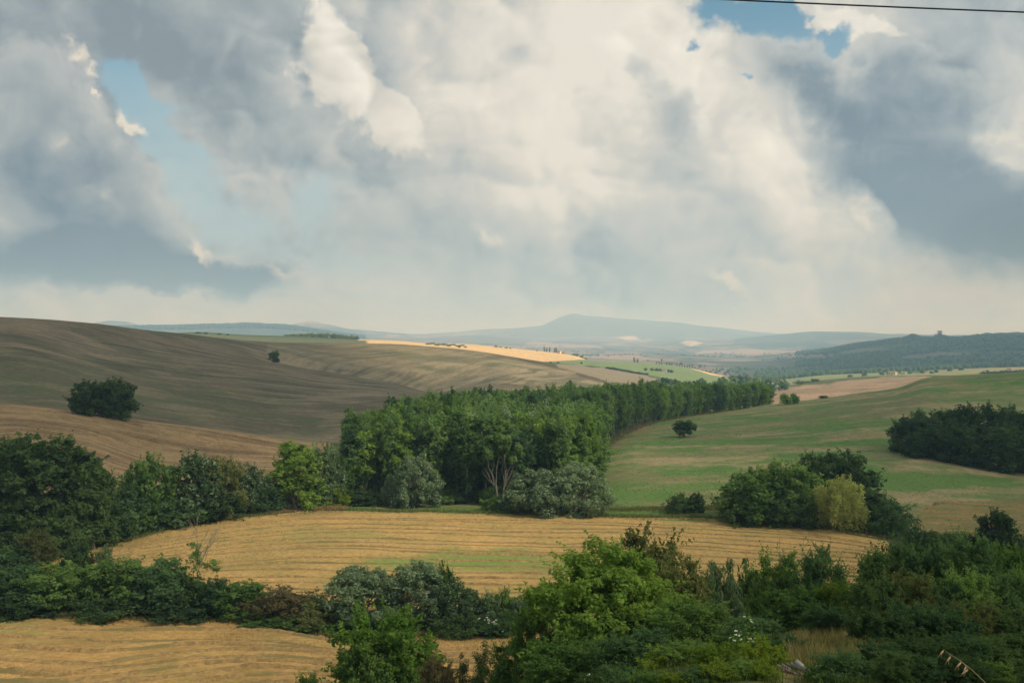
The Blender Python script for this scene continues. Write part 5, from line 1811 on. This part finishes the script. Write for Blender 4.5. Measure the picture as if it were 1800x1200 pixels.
def flowering(name, label, u, Y, py, wpx, hpx, n, seed, size):
    """leafy stems with white flower heads round the point seen at (u, py)"""
    g = np.random.default_rng(seed)
    s = Y / FPX
    e = bpy.data.objects.new(name, None)
    z0_ = ground(u, Y)
    e.location = ((u - 900) * s, Y, z0_)
    COL.objects.link(e)
    e['label'] = label
    e['category'] = 'shrub'
    zc = zpx(py, Y) - z0_
    heads = np.stack([g.normal(0, wpx * s * 0.32, n), g.normal(-0.3, 0.35, n), zc + g.normal(0, hpx * s * 0.3, n)], -1)
    heads[:, 2] += -0.35 * heads[:, 0]
    heads[:, 2] = np.maximum(heads[:, 2], 0.25)
    parts = [tube(wob(g, (h[0] * 0.4, h[1] * 0.4, -0.1), h, 5, 0.04), np.linspace(0.016, 0.006, 5), 4) for h in heads]
    V, F = join(parts)
    o = bpy.data.objects.new('stem', mesh_from('stem', V, F, (LEAF['green'],), {'tint': np.ones(len(F)) * 0.5, 'pale': np.ones(len(F))}))
    COL.objects.link(o)
    o.parent = e
    C = np.repeat(heads, 26, 0)
    t = g.random(len(C))[:, None]
    C = C * np.hstack([0.45 + 0.6 * t, 0.45 + 0.6 * t, 0.25 + 0.75 * t]) + g.normal(0, 0.10, C.shape)
    V, F = leaf_quads(g, C, unit(g.normal(size=C.shape) + np.array([0, -0.2, 0.6])), 0.055 * g.uniform(0.6, 1.3, len(C)))
    o = bpy.data.objects.new('leaves', mesh_from('leaves', V, F, (LEAF['bright'],), {'tint': g.random(len(C)), 'pale': np.ones(len(C))}))
    COL.objects.link(o)
    o.parent = e
    for h in heads:
        k = 9
        C = h + g.normal(0, size * 0.8, (k, 3)) * np.array([1, 1, 0.35])
        V, F = leaf_quads(g, C, unit(g.normal(0, 0.35, (k, 3)) + np.array([0, -0.35, 1.0])), size * g.uniform(0.4, 0.9, k), 0.9)
        o = bpy.data.objects.new('flower_head', mesh_from('flower_head', V, F, (M_PETAL,)))
        COL.objects.link(o)
        o.parent = e
    return e


flowering('flowering_shrub', 'white flowering shrub left of the old boards on the bank', 1305, 33.5, 1118, 46, 26, 14, 61, 0.032)
flowering('flowering_shrub', 'small white flowers at the field edge left of the oak', 876, 119.5, 1097, 52, 14, 16, 62, 0.085)
flowering('flowering_shrub', 'single white flower cluster right above the flowering shrub', 1314, 35, 1088, 10, 6, 3, 63, 0.03)
flowering('flowering_shrub', 'few white flowers at the bottom edge below the oak', 1040, 38, 1190, 30, 10, 5, 64, 0.045)
place('low', 'shrub', 1335, 33, 1124, 20, 'rust', 'small rust leaved twig right of the white flowers', None, 'brown', 'shrub')

# ------------------------------------------------------------------ old boards and poles on the bank
def wood_material():
    m, N = new_mat('weathered_wood')
    tc = N.n('ShaderNodeTexCoord').outputs['Object']
    a = N.noise(N.vmath('MULTIPLY', tc, (1.5, 14, 14)), 3.0, 5, 0.65)
    oi = N.n('ShaderNodeObjectInfo').outputs['Random']
    c = N.mix(N.smooth(a, 0.35, 0.65), (0.085, 0.075, 0.062), (0.24, 0.22, 0.195))
    c = N.mix(1.0, c, N.math('MULTIPLY_ADD', oi, 0.8, 0.6), 'MULTIPLY')
    out(N, bsdf(N, c, 0.85, 0.15))
    return m


M_WOOD = wood_material()
M_RUST, Nr = new_mat('rusty_iron')
out(Nr, bsdf(Nr, Nr.mix(Nr.noise(None, 8.0, 4, 0.6), (0.07, 0.035, 0.022), (0.16, 0.085, 0.055)), 0.9, 0.2))


M_WOOD_PALE, Np = new_mat('bleached_wood')
out(Np, bsdf(Np, Np.mix(Np.noise(None, 14.0, 4, 0.6), (0.22, 0.20, 0.18), (0.46, 0.44, 0.41)), 0.85, 0.15))


def board(name, parent, a, b, w, t, wdir, mat):
    """plank from a to b, width along wdir"""
    a, b, wd = Vector(a), Vector(b), Vector(wdir).normalized()
    d = (b - a).normalized()
    wd = (wd - d * wd.dot(d)).normalized()
    n = d.cross(wd)
    L_ = (b - a).length
    V = []
    for x in (0, L_ * 0.5, L_):
        sag = -0.012 if x == L_ * 0.5 else 0.0
        for (p, q) in ((-1, -1), (1, -1), (1, 1), (-1, 1)):
            V.append((x, p * w / 2 * (0.96 if x == L_ else 1), q * t / 2 + sag))
    F = [(3, 2, 1, 0), (8, 9, 10, 11)]
    for s in (0, 4):
        for j in range(4):
            F.append((s + j, s + (j + 1) % 4, s + 4 + (j + 1) % 4, s + 4 + j))
    me = mesh_from(name, V, np.array(F), (mat,))
    o = bpy.data.objects.new(name, me)
    COL.objects.link(o)
    M4 = Matrix((d, wd, n)).transposed().to_4x4()
    M4.translation = a
    o.matrix_world = M4
    if parent:
        o.parent = parent
    return o


def W3(u, py, Y):
    return Vector(((u - 900) / FPX * Y, Y, zpx(py, Y)))


Yb = 29.5
cart = bpy.data.objects.new('broken_board_panel', None)
COL.objects.link(cart)
cart['label'] = 'broken panel of weathered grey boards lying tilted in the weeds'
cart['category'] = 'boards'
o3 = Vector((0.62, -0.75, -0.42)).normalized()
for k in range(5):
    s = W3(1366 + k * 8.0, 1168 - k * 1.2, Yb + 0.30)
    ln = [0.70, 0.95, 0.60, 1.10, 0.85][k]
    bd = Vector((0.80 + [0.1, -0.05, 0.2, -0.12, 0.05][k], -0.55, -0.30 + [0.02, -0.05, 0.06, 0.0, -0.03][k])).normalized()
    board('board', cart, s, s + bd * ln, [0.08, 0.11, 0.07, 0.12, 0.09][k], 0.025, (0.5, 1, [0.25, 0.4, 0.1, 0.35, 0.2][k]), M_WOOD)
s = W3(1399, 1161, Yb + 0.2)
board('edge_beam', cart, s, W3(1431, 1186, Yb - 0.35), 0.13, 0.05, (0.6, 0.5, 0.5), M_WOOD_PALE)
th = np.linspace(R(35), R(150), 12)
cw = W3(1380, 1192, Yb - 0.35)
V, F = tube([(cw.x + 0.34 * math.cos(t), cw.y, cw.z + 0.22 * math.sin(t)) for t in th], np.full(12, 0.022), 6)
o = bpy.data.objects.new('iron_hoop', mesh_from('iron_hoop', V, F, (M_RUST,), None, True))
COL.objects.link(o)
o.parent = cart
for lab, a, b in (('fallen weathered pole right beside the old boards', W3(1430, 1171, 30), W3(1470, 1169, 30.6)),
                  ('short weathered pole end on the right in the weeds', W3(1486, 1170, 30.3), W3(1517, 1168.5, 30.2))):
    g = np.random.default_rng(9)
    V, F = tube(wob(g, a, b, 6, 0.012), np.linspace(0.05, 0.04, 6), 7)
    o = bpy.data.objects.new('fallen_pole', mesh_from('fallen_pole', V, F, (M_WOOD,), None, True))
    COL.objects.link(o)
    o['label'] = lab
    o['category'] = 'pole'

# ------------------------------------------------------------------ wild oat stalk close to the lookout
M_OAT, No = new_mat('dry_oat')
out(No, bsdf(No, No.mix(No.noise(None, 60.0, 3, 0.6), (0.22, 0.16, 0.075), (0.36, 0.27, 0.14)), 0.7, 0.2))
oat = bpy.data.objects.new('wild_oat', None)
COL.objects.link(oat)
oat.location = (W3(1800, 1200, 2.3).x, 2.3, ground(1800, 2.3))
oat['label'] = 'dry golden wild oat stalk with hanging spikelets at the bottom right'
oat['category'] = 'grass stalk'


def child(o, par):
    COL.objects.link(o)
    o.parent = par
    o.matrix_parent_inverse = Matrix.Translation(par.location).inverted()


pts = [Vector(oat.location), W3(1775, 1262, 2.28), W3(1735, 1202, 2.25), W3(1708, 1176, 2.23), W3(1684, 1158, 2.2), W3(1662, 1144, 2.18)]
V, F = tube(pts, [0.0012, 0.0010, 0.0008, 0.0007, 0.0005, 0.0003], 6)
child(bpy.data.objects.new('stem', mesh_from('stem', V, F, (M_OAT,), None, True)), oat)
for (a, b) in (((1659, 1142), (1652, 1150)), ((1671, 1153), (1664, 1162)), ((1690, 1163), (1681, 1172)), ((1702, 1176), (1690, 1184)), ((1698, 1171), (1694, 1179))):
    p, q = W3(a[0], a[1], 2.19), W3(b[0], b[1], 2.18)
    tt = np.linspace(0, 1, 7)[:, None]
    P_ = np.array(p) * (1 - tt) + np.array(q) * tt
    V, F = tube(P_, 0.0022 * np.array([0.15, 0.7, 1.0, 0.95, 0.7, 0.4, 0.05]), 6)
    g_ = [(V, F)]
    for dd in (-0.004, 0.004):
        g_.append(tube([P_[3], P_[6] + np.array([dd, 0, -0.006])], [0.0006, 0.0002], 4))
    near_ = min(pts[1:], key=lambda v: (v - p).length)
    g_.append(tube([np.array(near_) * 0.5 + np.array(p) * 0.5 + np.array([0.002, 0, 0.002]), np.array(p)], [0.0004, 0.0004], 4))
    V, F = join(g_)
    child(bpy.data.objects.new('spikelet', mesh_from('spikelet', V, F, (M_OAT,), None, True)), oat)

# ------------------------------------------------------------------ overhead cable
M_CABLE, Nc = new_mat('black_cable')
out(Nc, bsdf(Nc, (0.012, 0.013, 0.015), 0.6, 0.3))
xs = np.linspace(-45, 75, 90)
V, F = tube([(x, 15.0, 0.00108 * (x - 25) ** 2 + 4.634) for x in xs], np.full(90, 0.0125), 8)
o = bpy.data.objects.new('overhead_cable', mesh_from('overhead_cable', V, F, (M_CABLE,), None, True))
COL.objects.link(o)
o['label'] = 'thin black overhead cable crossing the top right sky'
o['category'] = 'cable'

# ------------------------------------------------------------------ far trees, farms and the tower village
def far_tree(u, Y, top, w, lf, lab, grp, kind='far', cat='tree', name=None):
    place(kind, name or ('cypress_tree' if kind == 'cypress' else 'far_tree'), u, Y, top, w, lf, lab, grp, 'brown', cat, hmin=3.0)


g = random.Random(12)
for k in range(26):
    u = 502 + k * 5.0
    far_tree(u + g.uniform(-1.5, 1.5), 1720 + g.uniform(-40, 60), 590 - 8 * math.sin((u - 495) / 140 * 3.0) * g.uniform(0.6, 1) + (u - 560) * 0.02, 11, 'farlit', 'tree of the small sunlit wood on the left skyline', 'sunlit wood on the left skyline')
for k in range(18):
    u = 752 + k * 3.9
    far_tree(u + g.uniform(-1, 1), 1780 + g.uniform(-120, 60), 602 + (u - 752) * 0.06 + g.uniform(-1, 2), 9, 'farlit', 'tree of the small wood set in the golden wheat hill', 'wood on the golden hill')
for u, top, w in ((872, 606, 8), (880, 608, 6), (890, 609, 7), (897, 610, 5), (1008, 621, 6), (1014, 620, 9), (1022, 623, 9), (1030, 628, 7), (944, 617, 4), (1024, 630, 4)):
    far_tree(u, 1930, top, w, 'farlit', 'small tree scattered along the crest of the golden hill', 'trees along the golden crest')
for u, w in ((918, 9), (939, 8), (934, 6), (968, 5), (981, 6), (1022, 5)):
    far_tree(u, 1420, PY(ground(u, 1420), 1420) - 3.2, w, 'dark', 'dark bush at the foot of the golden hill', 'bushes below the golden hill', 'far', 'shrub', 'far_shrub')
for u, top in ((957, 608), (961, 610), (966, 609), (975, 610), (978, 610)):
    far_tree(u, 1960, top, 3.2, 'dark', 'dark cypress beside the farm on the golden hill', 'cypresses of the golden hill farm', 'cypress')
for u, top in ((1115, 626.5), (1120.5, 629)):
    far_tree(u, 1880, top, 3.6, 'dark', 'dark cypress, %s of the pair on the green hill' % ('taller left' if u < 1118 else 'shorter right'), None, 'cypress')
for k in range(16):
    u = 1154 + k * 4.5
    if k in (3, 7):
        continue
    Yc = 1840
    far_tree(u, Yc, PY(ground(u, Yc), Yc) - 5.5, 2.4, 'dark', 'small cypress in the row along the green crest', 'cypress row on the green crest', 'cypress')
for u, Y in ((1146, 1480), (1154, 1490), (1160, 1495), (1175, 1490), (1180, 1480), (1135, 1460)):
    far_tree(u, Y, PY(ground(u, Y), Y) - 6, 9, 'dark', 'dark tree beside the white farm on the green hill', 'trees round the white farm')
for k in range(16):
    u = 1068 + k * 4.6
    Yh = 1330
    far_tree(u, Yh, PY(ground(u, Yh), Yh) - 3.5 - g.random() * 2, 8, 'dark', 'shrub of the dark hedge crossing the green hill', 'hedge across the green hill', 'far', 'shrub', 'far_shrub')
for (u, Y, top, w) in [(1128, 760, 672, 24), (1146, 900, 668, 30), (1168, 980, 661, 34), (1186, 1000, 664, 26), (1208, 980, 668, 30), (1232, 1000, 663, 34), (1258, 1010, 669, 28), (1284, 1020, 664, 30), (1310, 1040, 668, 34),
                       (1330, 1050, 663, 36), (1352, 1060, 664, 30), (1375, 1080, 669, 24), (1300, 1200, 657, 26), (1270, 1180, 660, 24), (1378, 1250, 665, 22), (1405, 1260, 667, 22), (1433, 1260, 664, 20), (1420, 1255, 668, 18), (1245, 880, 672, 26), (1215, 860, 674, 24)]:
    far_tree(u, Y, top, w, 'green' if g.random() < 0.4 else 'teal', 'rounded tree in the valley bottom behind the grove', 'trees behind the grove')
for (u, Y, top, w) in [(1290, 1420, 657, 22), (1310, 1450, 655, 24), (1328, 1460, 658, 20), (1345, 1450, 660, 18), (1365, 1500, 661, 16)]:
    far_tree(u, Y, top, w, 'farlit', 'sunlit pale tree behind the valley trees', 'sunlit trees in the valley')
for k in range(14):
    u = 1728 + k * 7
    far_tree(u, 1290 + g.uniform(-30, 30), 650 + g.uniform(-1, 2.5) - k * 0.15, 14, 'dark', 'dark tree of the belt on the right skyline of the meadow', 'dark belt behind the right meadow')
for (u, Y) in [(1562, 1560), (1585, 1570), (1600, 1580), (1620, 1590), (1638, 1560), (1645, 1600), (1550, 1540), (1520, 1500), (1495, 1480), (1670, 1620), (1690, 1620)]:
    far_tree(u, Y, PY(ground(u, Y), Y) - g.uniform(4, 7), g.uniform(8, 13), 'teal', 'dark tree near the farmhouse beyond the meadow', 'trees by the farmhouse')
for (u, w) in ((348, 14), (362, 9), (386, 9), (400, 7)):
    far_tree(u, 1500, PY(ground(u, 1500), 1500) - 3.5, w, 'dark', 'dark bush on the small knoll of the left skyline', 'bushes on the skyline knoll', 'far', 'shrub', 'far_shrub')


def plaster(name, c):
    m, N = new_mat(name)
    tc = N.n('ShaderNodeTexCoord').outputs['Object']
    a = N.noise(tc, 0.8, 5, 0.6)
    out(N, bsdf(N, N.mix(1.0, c, N.math('MULTIPLY_ADD', a, 0.5, 0.72), 'MULTIPLY'), 0.9, 0.1))
    return m


M_W = {'white': plaster('plaster_white', (0.75, 0.72, 0.66)), 'ochre': plaster('plaster_ochre', (0.72, 0.55, 0.34)), 'stone': plaster('stone_wall', (0.36, 0.31, 0.25)),
       'roof': plaster('clay_tiles', (0.30, 0.18, 0.12)), 'dark': plaster('window_dark', (0.03, 0.03, 0.035)), 'door': plaster('door_wood', (0.10, 0.065, 0.04))}


def boxm(name, mat, x0, x1, y0, y1, z0, z1):
    V = [(x, y, z) for z in (z0, z1) for (x, y) in ((x0, y0), (x1, y0), (x1, y1), (x0, y1))]
    F = [(3, 2, 1, 0), (4, 5, 6, 7), (0, 1, 5, 4), (1, 2, 6, 5), (2, 3, 7, 6), (3, 0, 4, 7)]
    return bpy.data.objects.new(name, mesh_from(name, V, np.array(F), (mat,)))


def house(u, Y, wpx, hpx, wall, label, group=None, rot=0.0, deep=0.7, name='farmhouse', sink=0.0):
    s = Y / FPX
    w, h = wpx * s, hpx * s
    d = w * deep
    e = bpy.data.objects.new(name, None)
    e.location = ((u - 900) * s, Y, ground(u, Y) - sink)
    e.rotation_euler = (0, 0, R(rot))
    COL.objects.link(e)
    e['label'] = label
    e['category'] = 'house'
    if group:
        e['group'] = group

    def add(o, p=e):
        COL.objects.link(o)
        o.parent = p
        return o
    wh = h * 0.72
    V = [(-w / 2, -d / 2, -2), (w / 2, -d / 2, -2), (w / 2, d / 2, -2), (-w / 2, d / 2, -2),
         (-w / 2, -d / 2, wh), (w / 2, -d / 2, wh), (w / 2, d / 2, wh), (-w / 2, d / 2, wh), (-w / 2, 0, h * 0.97), (w / 2, 0, h * 0.97)]
    me = bpy.data.meshes.new('wall')
    me.from_pydata(V, [], [(0, 1, 5, 4), (2, 3, 7, 6), (1, 2, 6, 9, 5), (3, 0, 4, 8, 7)])
    me.materials.append(M_W[wall])
    add(bpy.data.objects.new('wall', me))
    ov, t = w * 0.04, h * 0.05
    me = bpy.data.meshes.new('roof')
    xa, xb = -w / 2 - ov, w / 2 + ov
    rz_, ez = h, wh - h * 0.05
    V = [(xa, -d / 2 - ov, ez), (xb, -d / 2 - ov, ez), (xb, 0, rz_), (xa, 0, rz_), (xb, d / 2 + ov, ez), (xa, d / 2 + ov, ez)]
    V += [(x, y, z + t) for x, y, z in V]
    me.from_pydata(V, [], [(6, 7, 8, 9), (9, 8, 10, 11), (1, 0, 3, 2), (2, 3, 5, 4), (0, 1, 7, 6), (4, 5, 11, 10), (1, 2, 8, 7), (2, 4, 10, 8), (3, 0, 6, 9), (5, 3, 9, 11)])
    me.materials.append(M_W['roof'])
    rf = add(bpy.data.objects.new('roof', me))
    add(boxm('chimney', M_W['stone'], w * 0.2, w * 0.27, d * 0.08, d * 0.16, h * 0.8, h * 1.12), rf)
    n = 3
    for r_ in range(2 if hpx / wpx > 0.45 else 1):
        for k in range(n):
            cx = -w / 2 + w * (k + 0.5) / n
            if r_ == 0 and k == 1:
                add(boxm('door', M_W['door'], cx - w * 0.05, cx + w * 0.05, -d / 2 - 0.06, -d / 2 + 0.02, -0.2, wh * 0.38))
                continue
            zc = wh * (0.3 if r_ == 0 else 0.72)
            add(boxm('window', M_W['dark'], cx - w * 0.04, cx + w * 0.04, -d / 2 - 0.05, -d / 2 + 0.02, zc - wh * 0.09, zc + wh * 0.09))
    for k in (-0.22, 0.22):
        add(boxm('window', M_W['dark'], w / 2 - 0.02, w / 2 + 0.05, d * k - d * 0.05, d * k + d * 0.05, wh * 0.55, wh * 0.75))
    return e


house(1569, 1520, 12, 6.2, 'ochre', 'farmhouse with sunlit yellow gable beyond the green meadow', rot=-38)
house(1588, 1560, 8, 5.0, 'ochre', 'small sunlit outbuilding right of the yellow farmhouse', rot=-30, name='outbuilding')
house(1168, 1490, 9, 5.0, 'white', 'white farmhouse among trees on the green hill', rot=-20)
house(982, 1960, 8, 5.0, 'ochre', 'pale farmhouse beside cypresses on the golden hill', rot=-30)
house(990, 1965, 5, 3.5, 'stone', 'small barn right of the golden hill farmhouse', rot=-10, name='barn')
house(1792, 1480, 9, 4.0, 'white', 'pale house with red roof at the right picture edge', rot=-25)
house(1774, 1470, 6, 7.5, 'stone', 'narrow brick tower house near the right picture edge', rot=-15)
house(1672, 2450, 5, 4.0, 'white', 'tiny white house in the dark woods at right', rot=-30)
vg = random.Random(4)
for k, (u, py) in enumerate([(1583, 0), (1590, 0), (1597, 0), (1604, 0), (1612, 0), (1620, 0), (1628, 0), (1635, 0), (1576, 0), (1570, 0)]):
    house(u, 4130 + vg.uniform(-50, 30), vg.uniform(5, 8), vg.uniform(3.0, 4.2), vg.choice(['stone', 'ochre', 'stone']), 'stone house of the hill village below the tower', 'houses of the hill village', rot=vg.uniform(-50, 20), name='village_house', sink=2)

# the tower on its rock
tw = bpy.data.objects.new('castle_tower', None)
Yt = 4200.0
tw.location = ((1652 - 900) / FPX * Yt, Yt, ground(1652, Yt) - 3)
COL.objects.link(tw)
tw['label'] = 'square stone castle tower on the rocky hilltop at right'
tw['category'] = 'tower'


def taddp(o, p=tw):
    COL.objects.link(o)
    o.parent = p
    return o


taddp(boxm('wall', M_W['stone'], -6.5, 6.5, -6.5, 6.5, 0, 17))
cr = taddp(boxm('parapet', M_W['stone'], -7.6, 7.6, -7.6, 7.6, 17, 19))
for kx in range(4):
    for yy in (-7.0, 7.0):
        taddp(boxm('merlon', M_W['stone'], -7.5 + kx * 4.4, -5.7 + kx * 4.4, yy - 0.6, yy + 0.6, 19, 20.6), cr)
taddp(boxm('curtain_wall', M_W['stone'], -22, -6.6, -4, 4, -2, 6.5))
taddp(boxm('curtain_wall', M_W['stone'], 6.6, 20, -4, 4, -3, 5))
for zw in (6, 12):
    taddp(boxm('window', M_W['dark'], -0.6, 0.6, -6.6, -6.4, zw, zw + 1.8))

# woods too far to count
def woods(name, label, n, ulo, uhi, ylo, yhi, seed, thr, hmean, mat, scale=260.0):
    g = np.random.default_rng(seed)
    u = g.uniform(ulo, uhi, n)
    y = np.exp(g.uniform(math.log(ylo), math.log(yhi), n))
    x = (u - 900) / FPX * y
    k = fbm(x / scale, y / scale, seed, 4) + g.normal(0, 0.06, n) > thr
    x, y = x[k], y[k]
    z = ground_many(x, y)
    h = hmean * g.uniform(0.6, 1.4, len(x))
    r = h * g.uniform(0.45, 0.8, len(x))
    ring = np.arange(6) / 6 * 2 * np.pi
    C = np.stack([x, y, z], -1)
    V = np.zeros((len(x), 13, 3))
    for lv, (zr, rr_) in enumerate(((0.05, 0.7), (0.6, 1.0))):
        jt = g.uniform(0.7, 1.25, (len(x), 6))
        V[:, lv * 6:lv * 6 + 6, 0] = C[:, :1] + r[:, None] * rr_ * jt * np.cos(ring + lv * 0.5)
        V[:, lv * 6:lv * 6 + 6, 1] = C[:, 1:2] + r[:, None] * rr_ * jt * np.sin(ring + lv * 0.5)
        V[:, lv * 6:lv * 6 + 6, 2] = C[:, 2:] + (h * zr)[:, None] * g.uniform(0.8, 1.15, (len(x), 6)) - 0.5
    V[:, 12] = C + np.stack([g.normal(0, 0.2, len(x)) * r, 0 * x, h], -1)
    f = []
    for j in range(6):
        f += [(j, (j + 1) % 6, 6 + (j + 1) % 6), (j, 6 + (j + 1) % 6, 6 + j), (6 + j, 6 + (j + 1) % 6, 12)]
    f = np.array(f)
    F = (f[None] + (np.arange(len(x)) * 13)[:, None, None]).reshape(-1, 3)
    t = np.repeat(g.random(len(x)), 18)
    me = mesh_from(name, V.reshape(-1, 3), F, (LEAF[mat],), {'tint': t, 'pale': t})
    o = bpy.data.objects.new(name, me)
    COL.objects.link(o)
    o['kind'] = 'stuff'
    o['label'] = label
    o['category'] = 'woodland'
    print(name, len(x))


woods('far_woodland', 'dark woodland covering the tower hill', 11000, 1400, 1900, 2700, 4600, 91, -0.02, 8.0, 'dark', 330.0)
woods('far_woodland', 'hedges and copses dotted over the far plain', 5000, 560, 1480, 2600, 8000, 92, 0.25, 6.5, 'dark', 420.0)
woods('far_woodland', 'dark tree belt in the valley below the tower hill', 5000, 1330, 1850, 2050, 2800, 93, -0.05, 8.0, 'dark', 200.0)
woods('far_woodland', 'distant forest on the blue ridge at left', 3500, 200, 640, 6900, 7600, 94, -0.4, 16.0, 'dark')
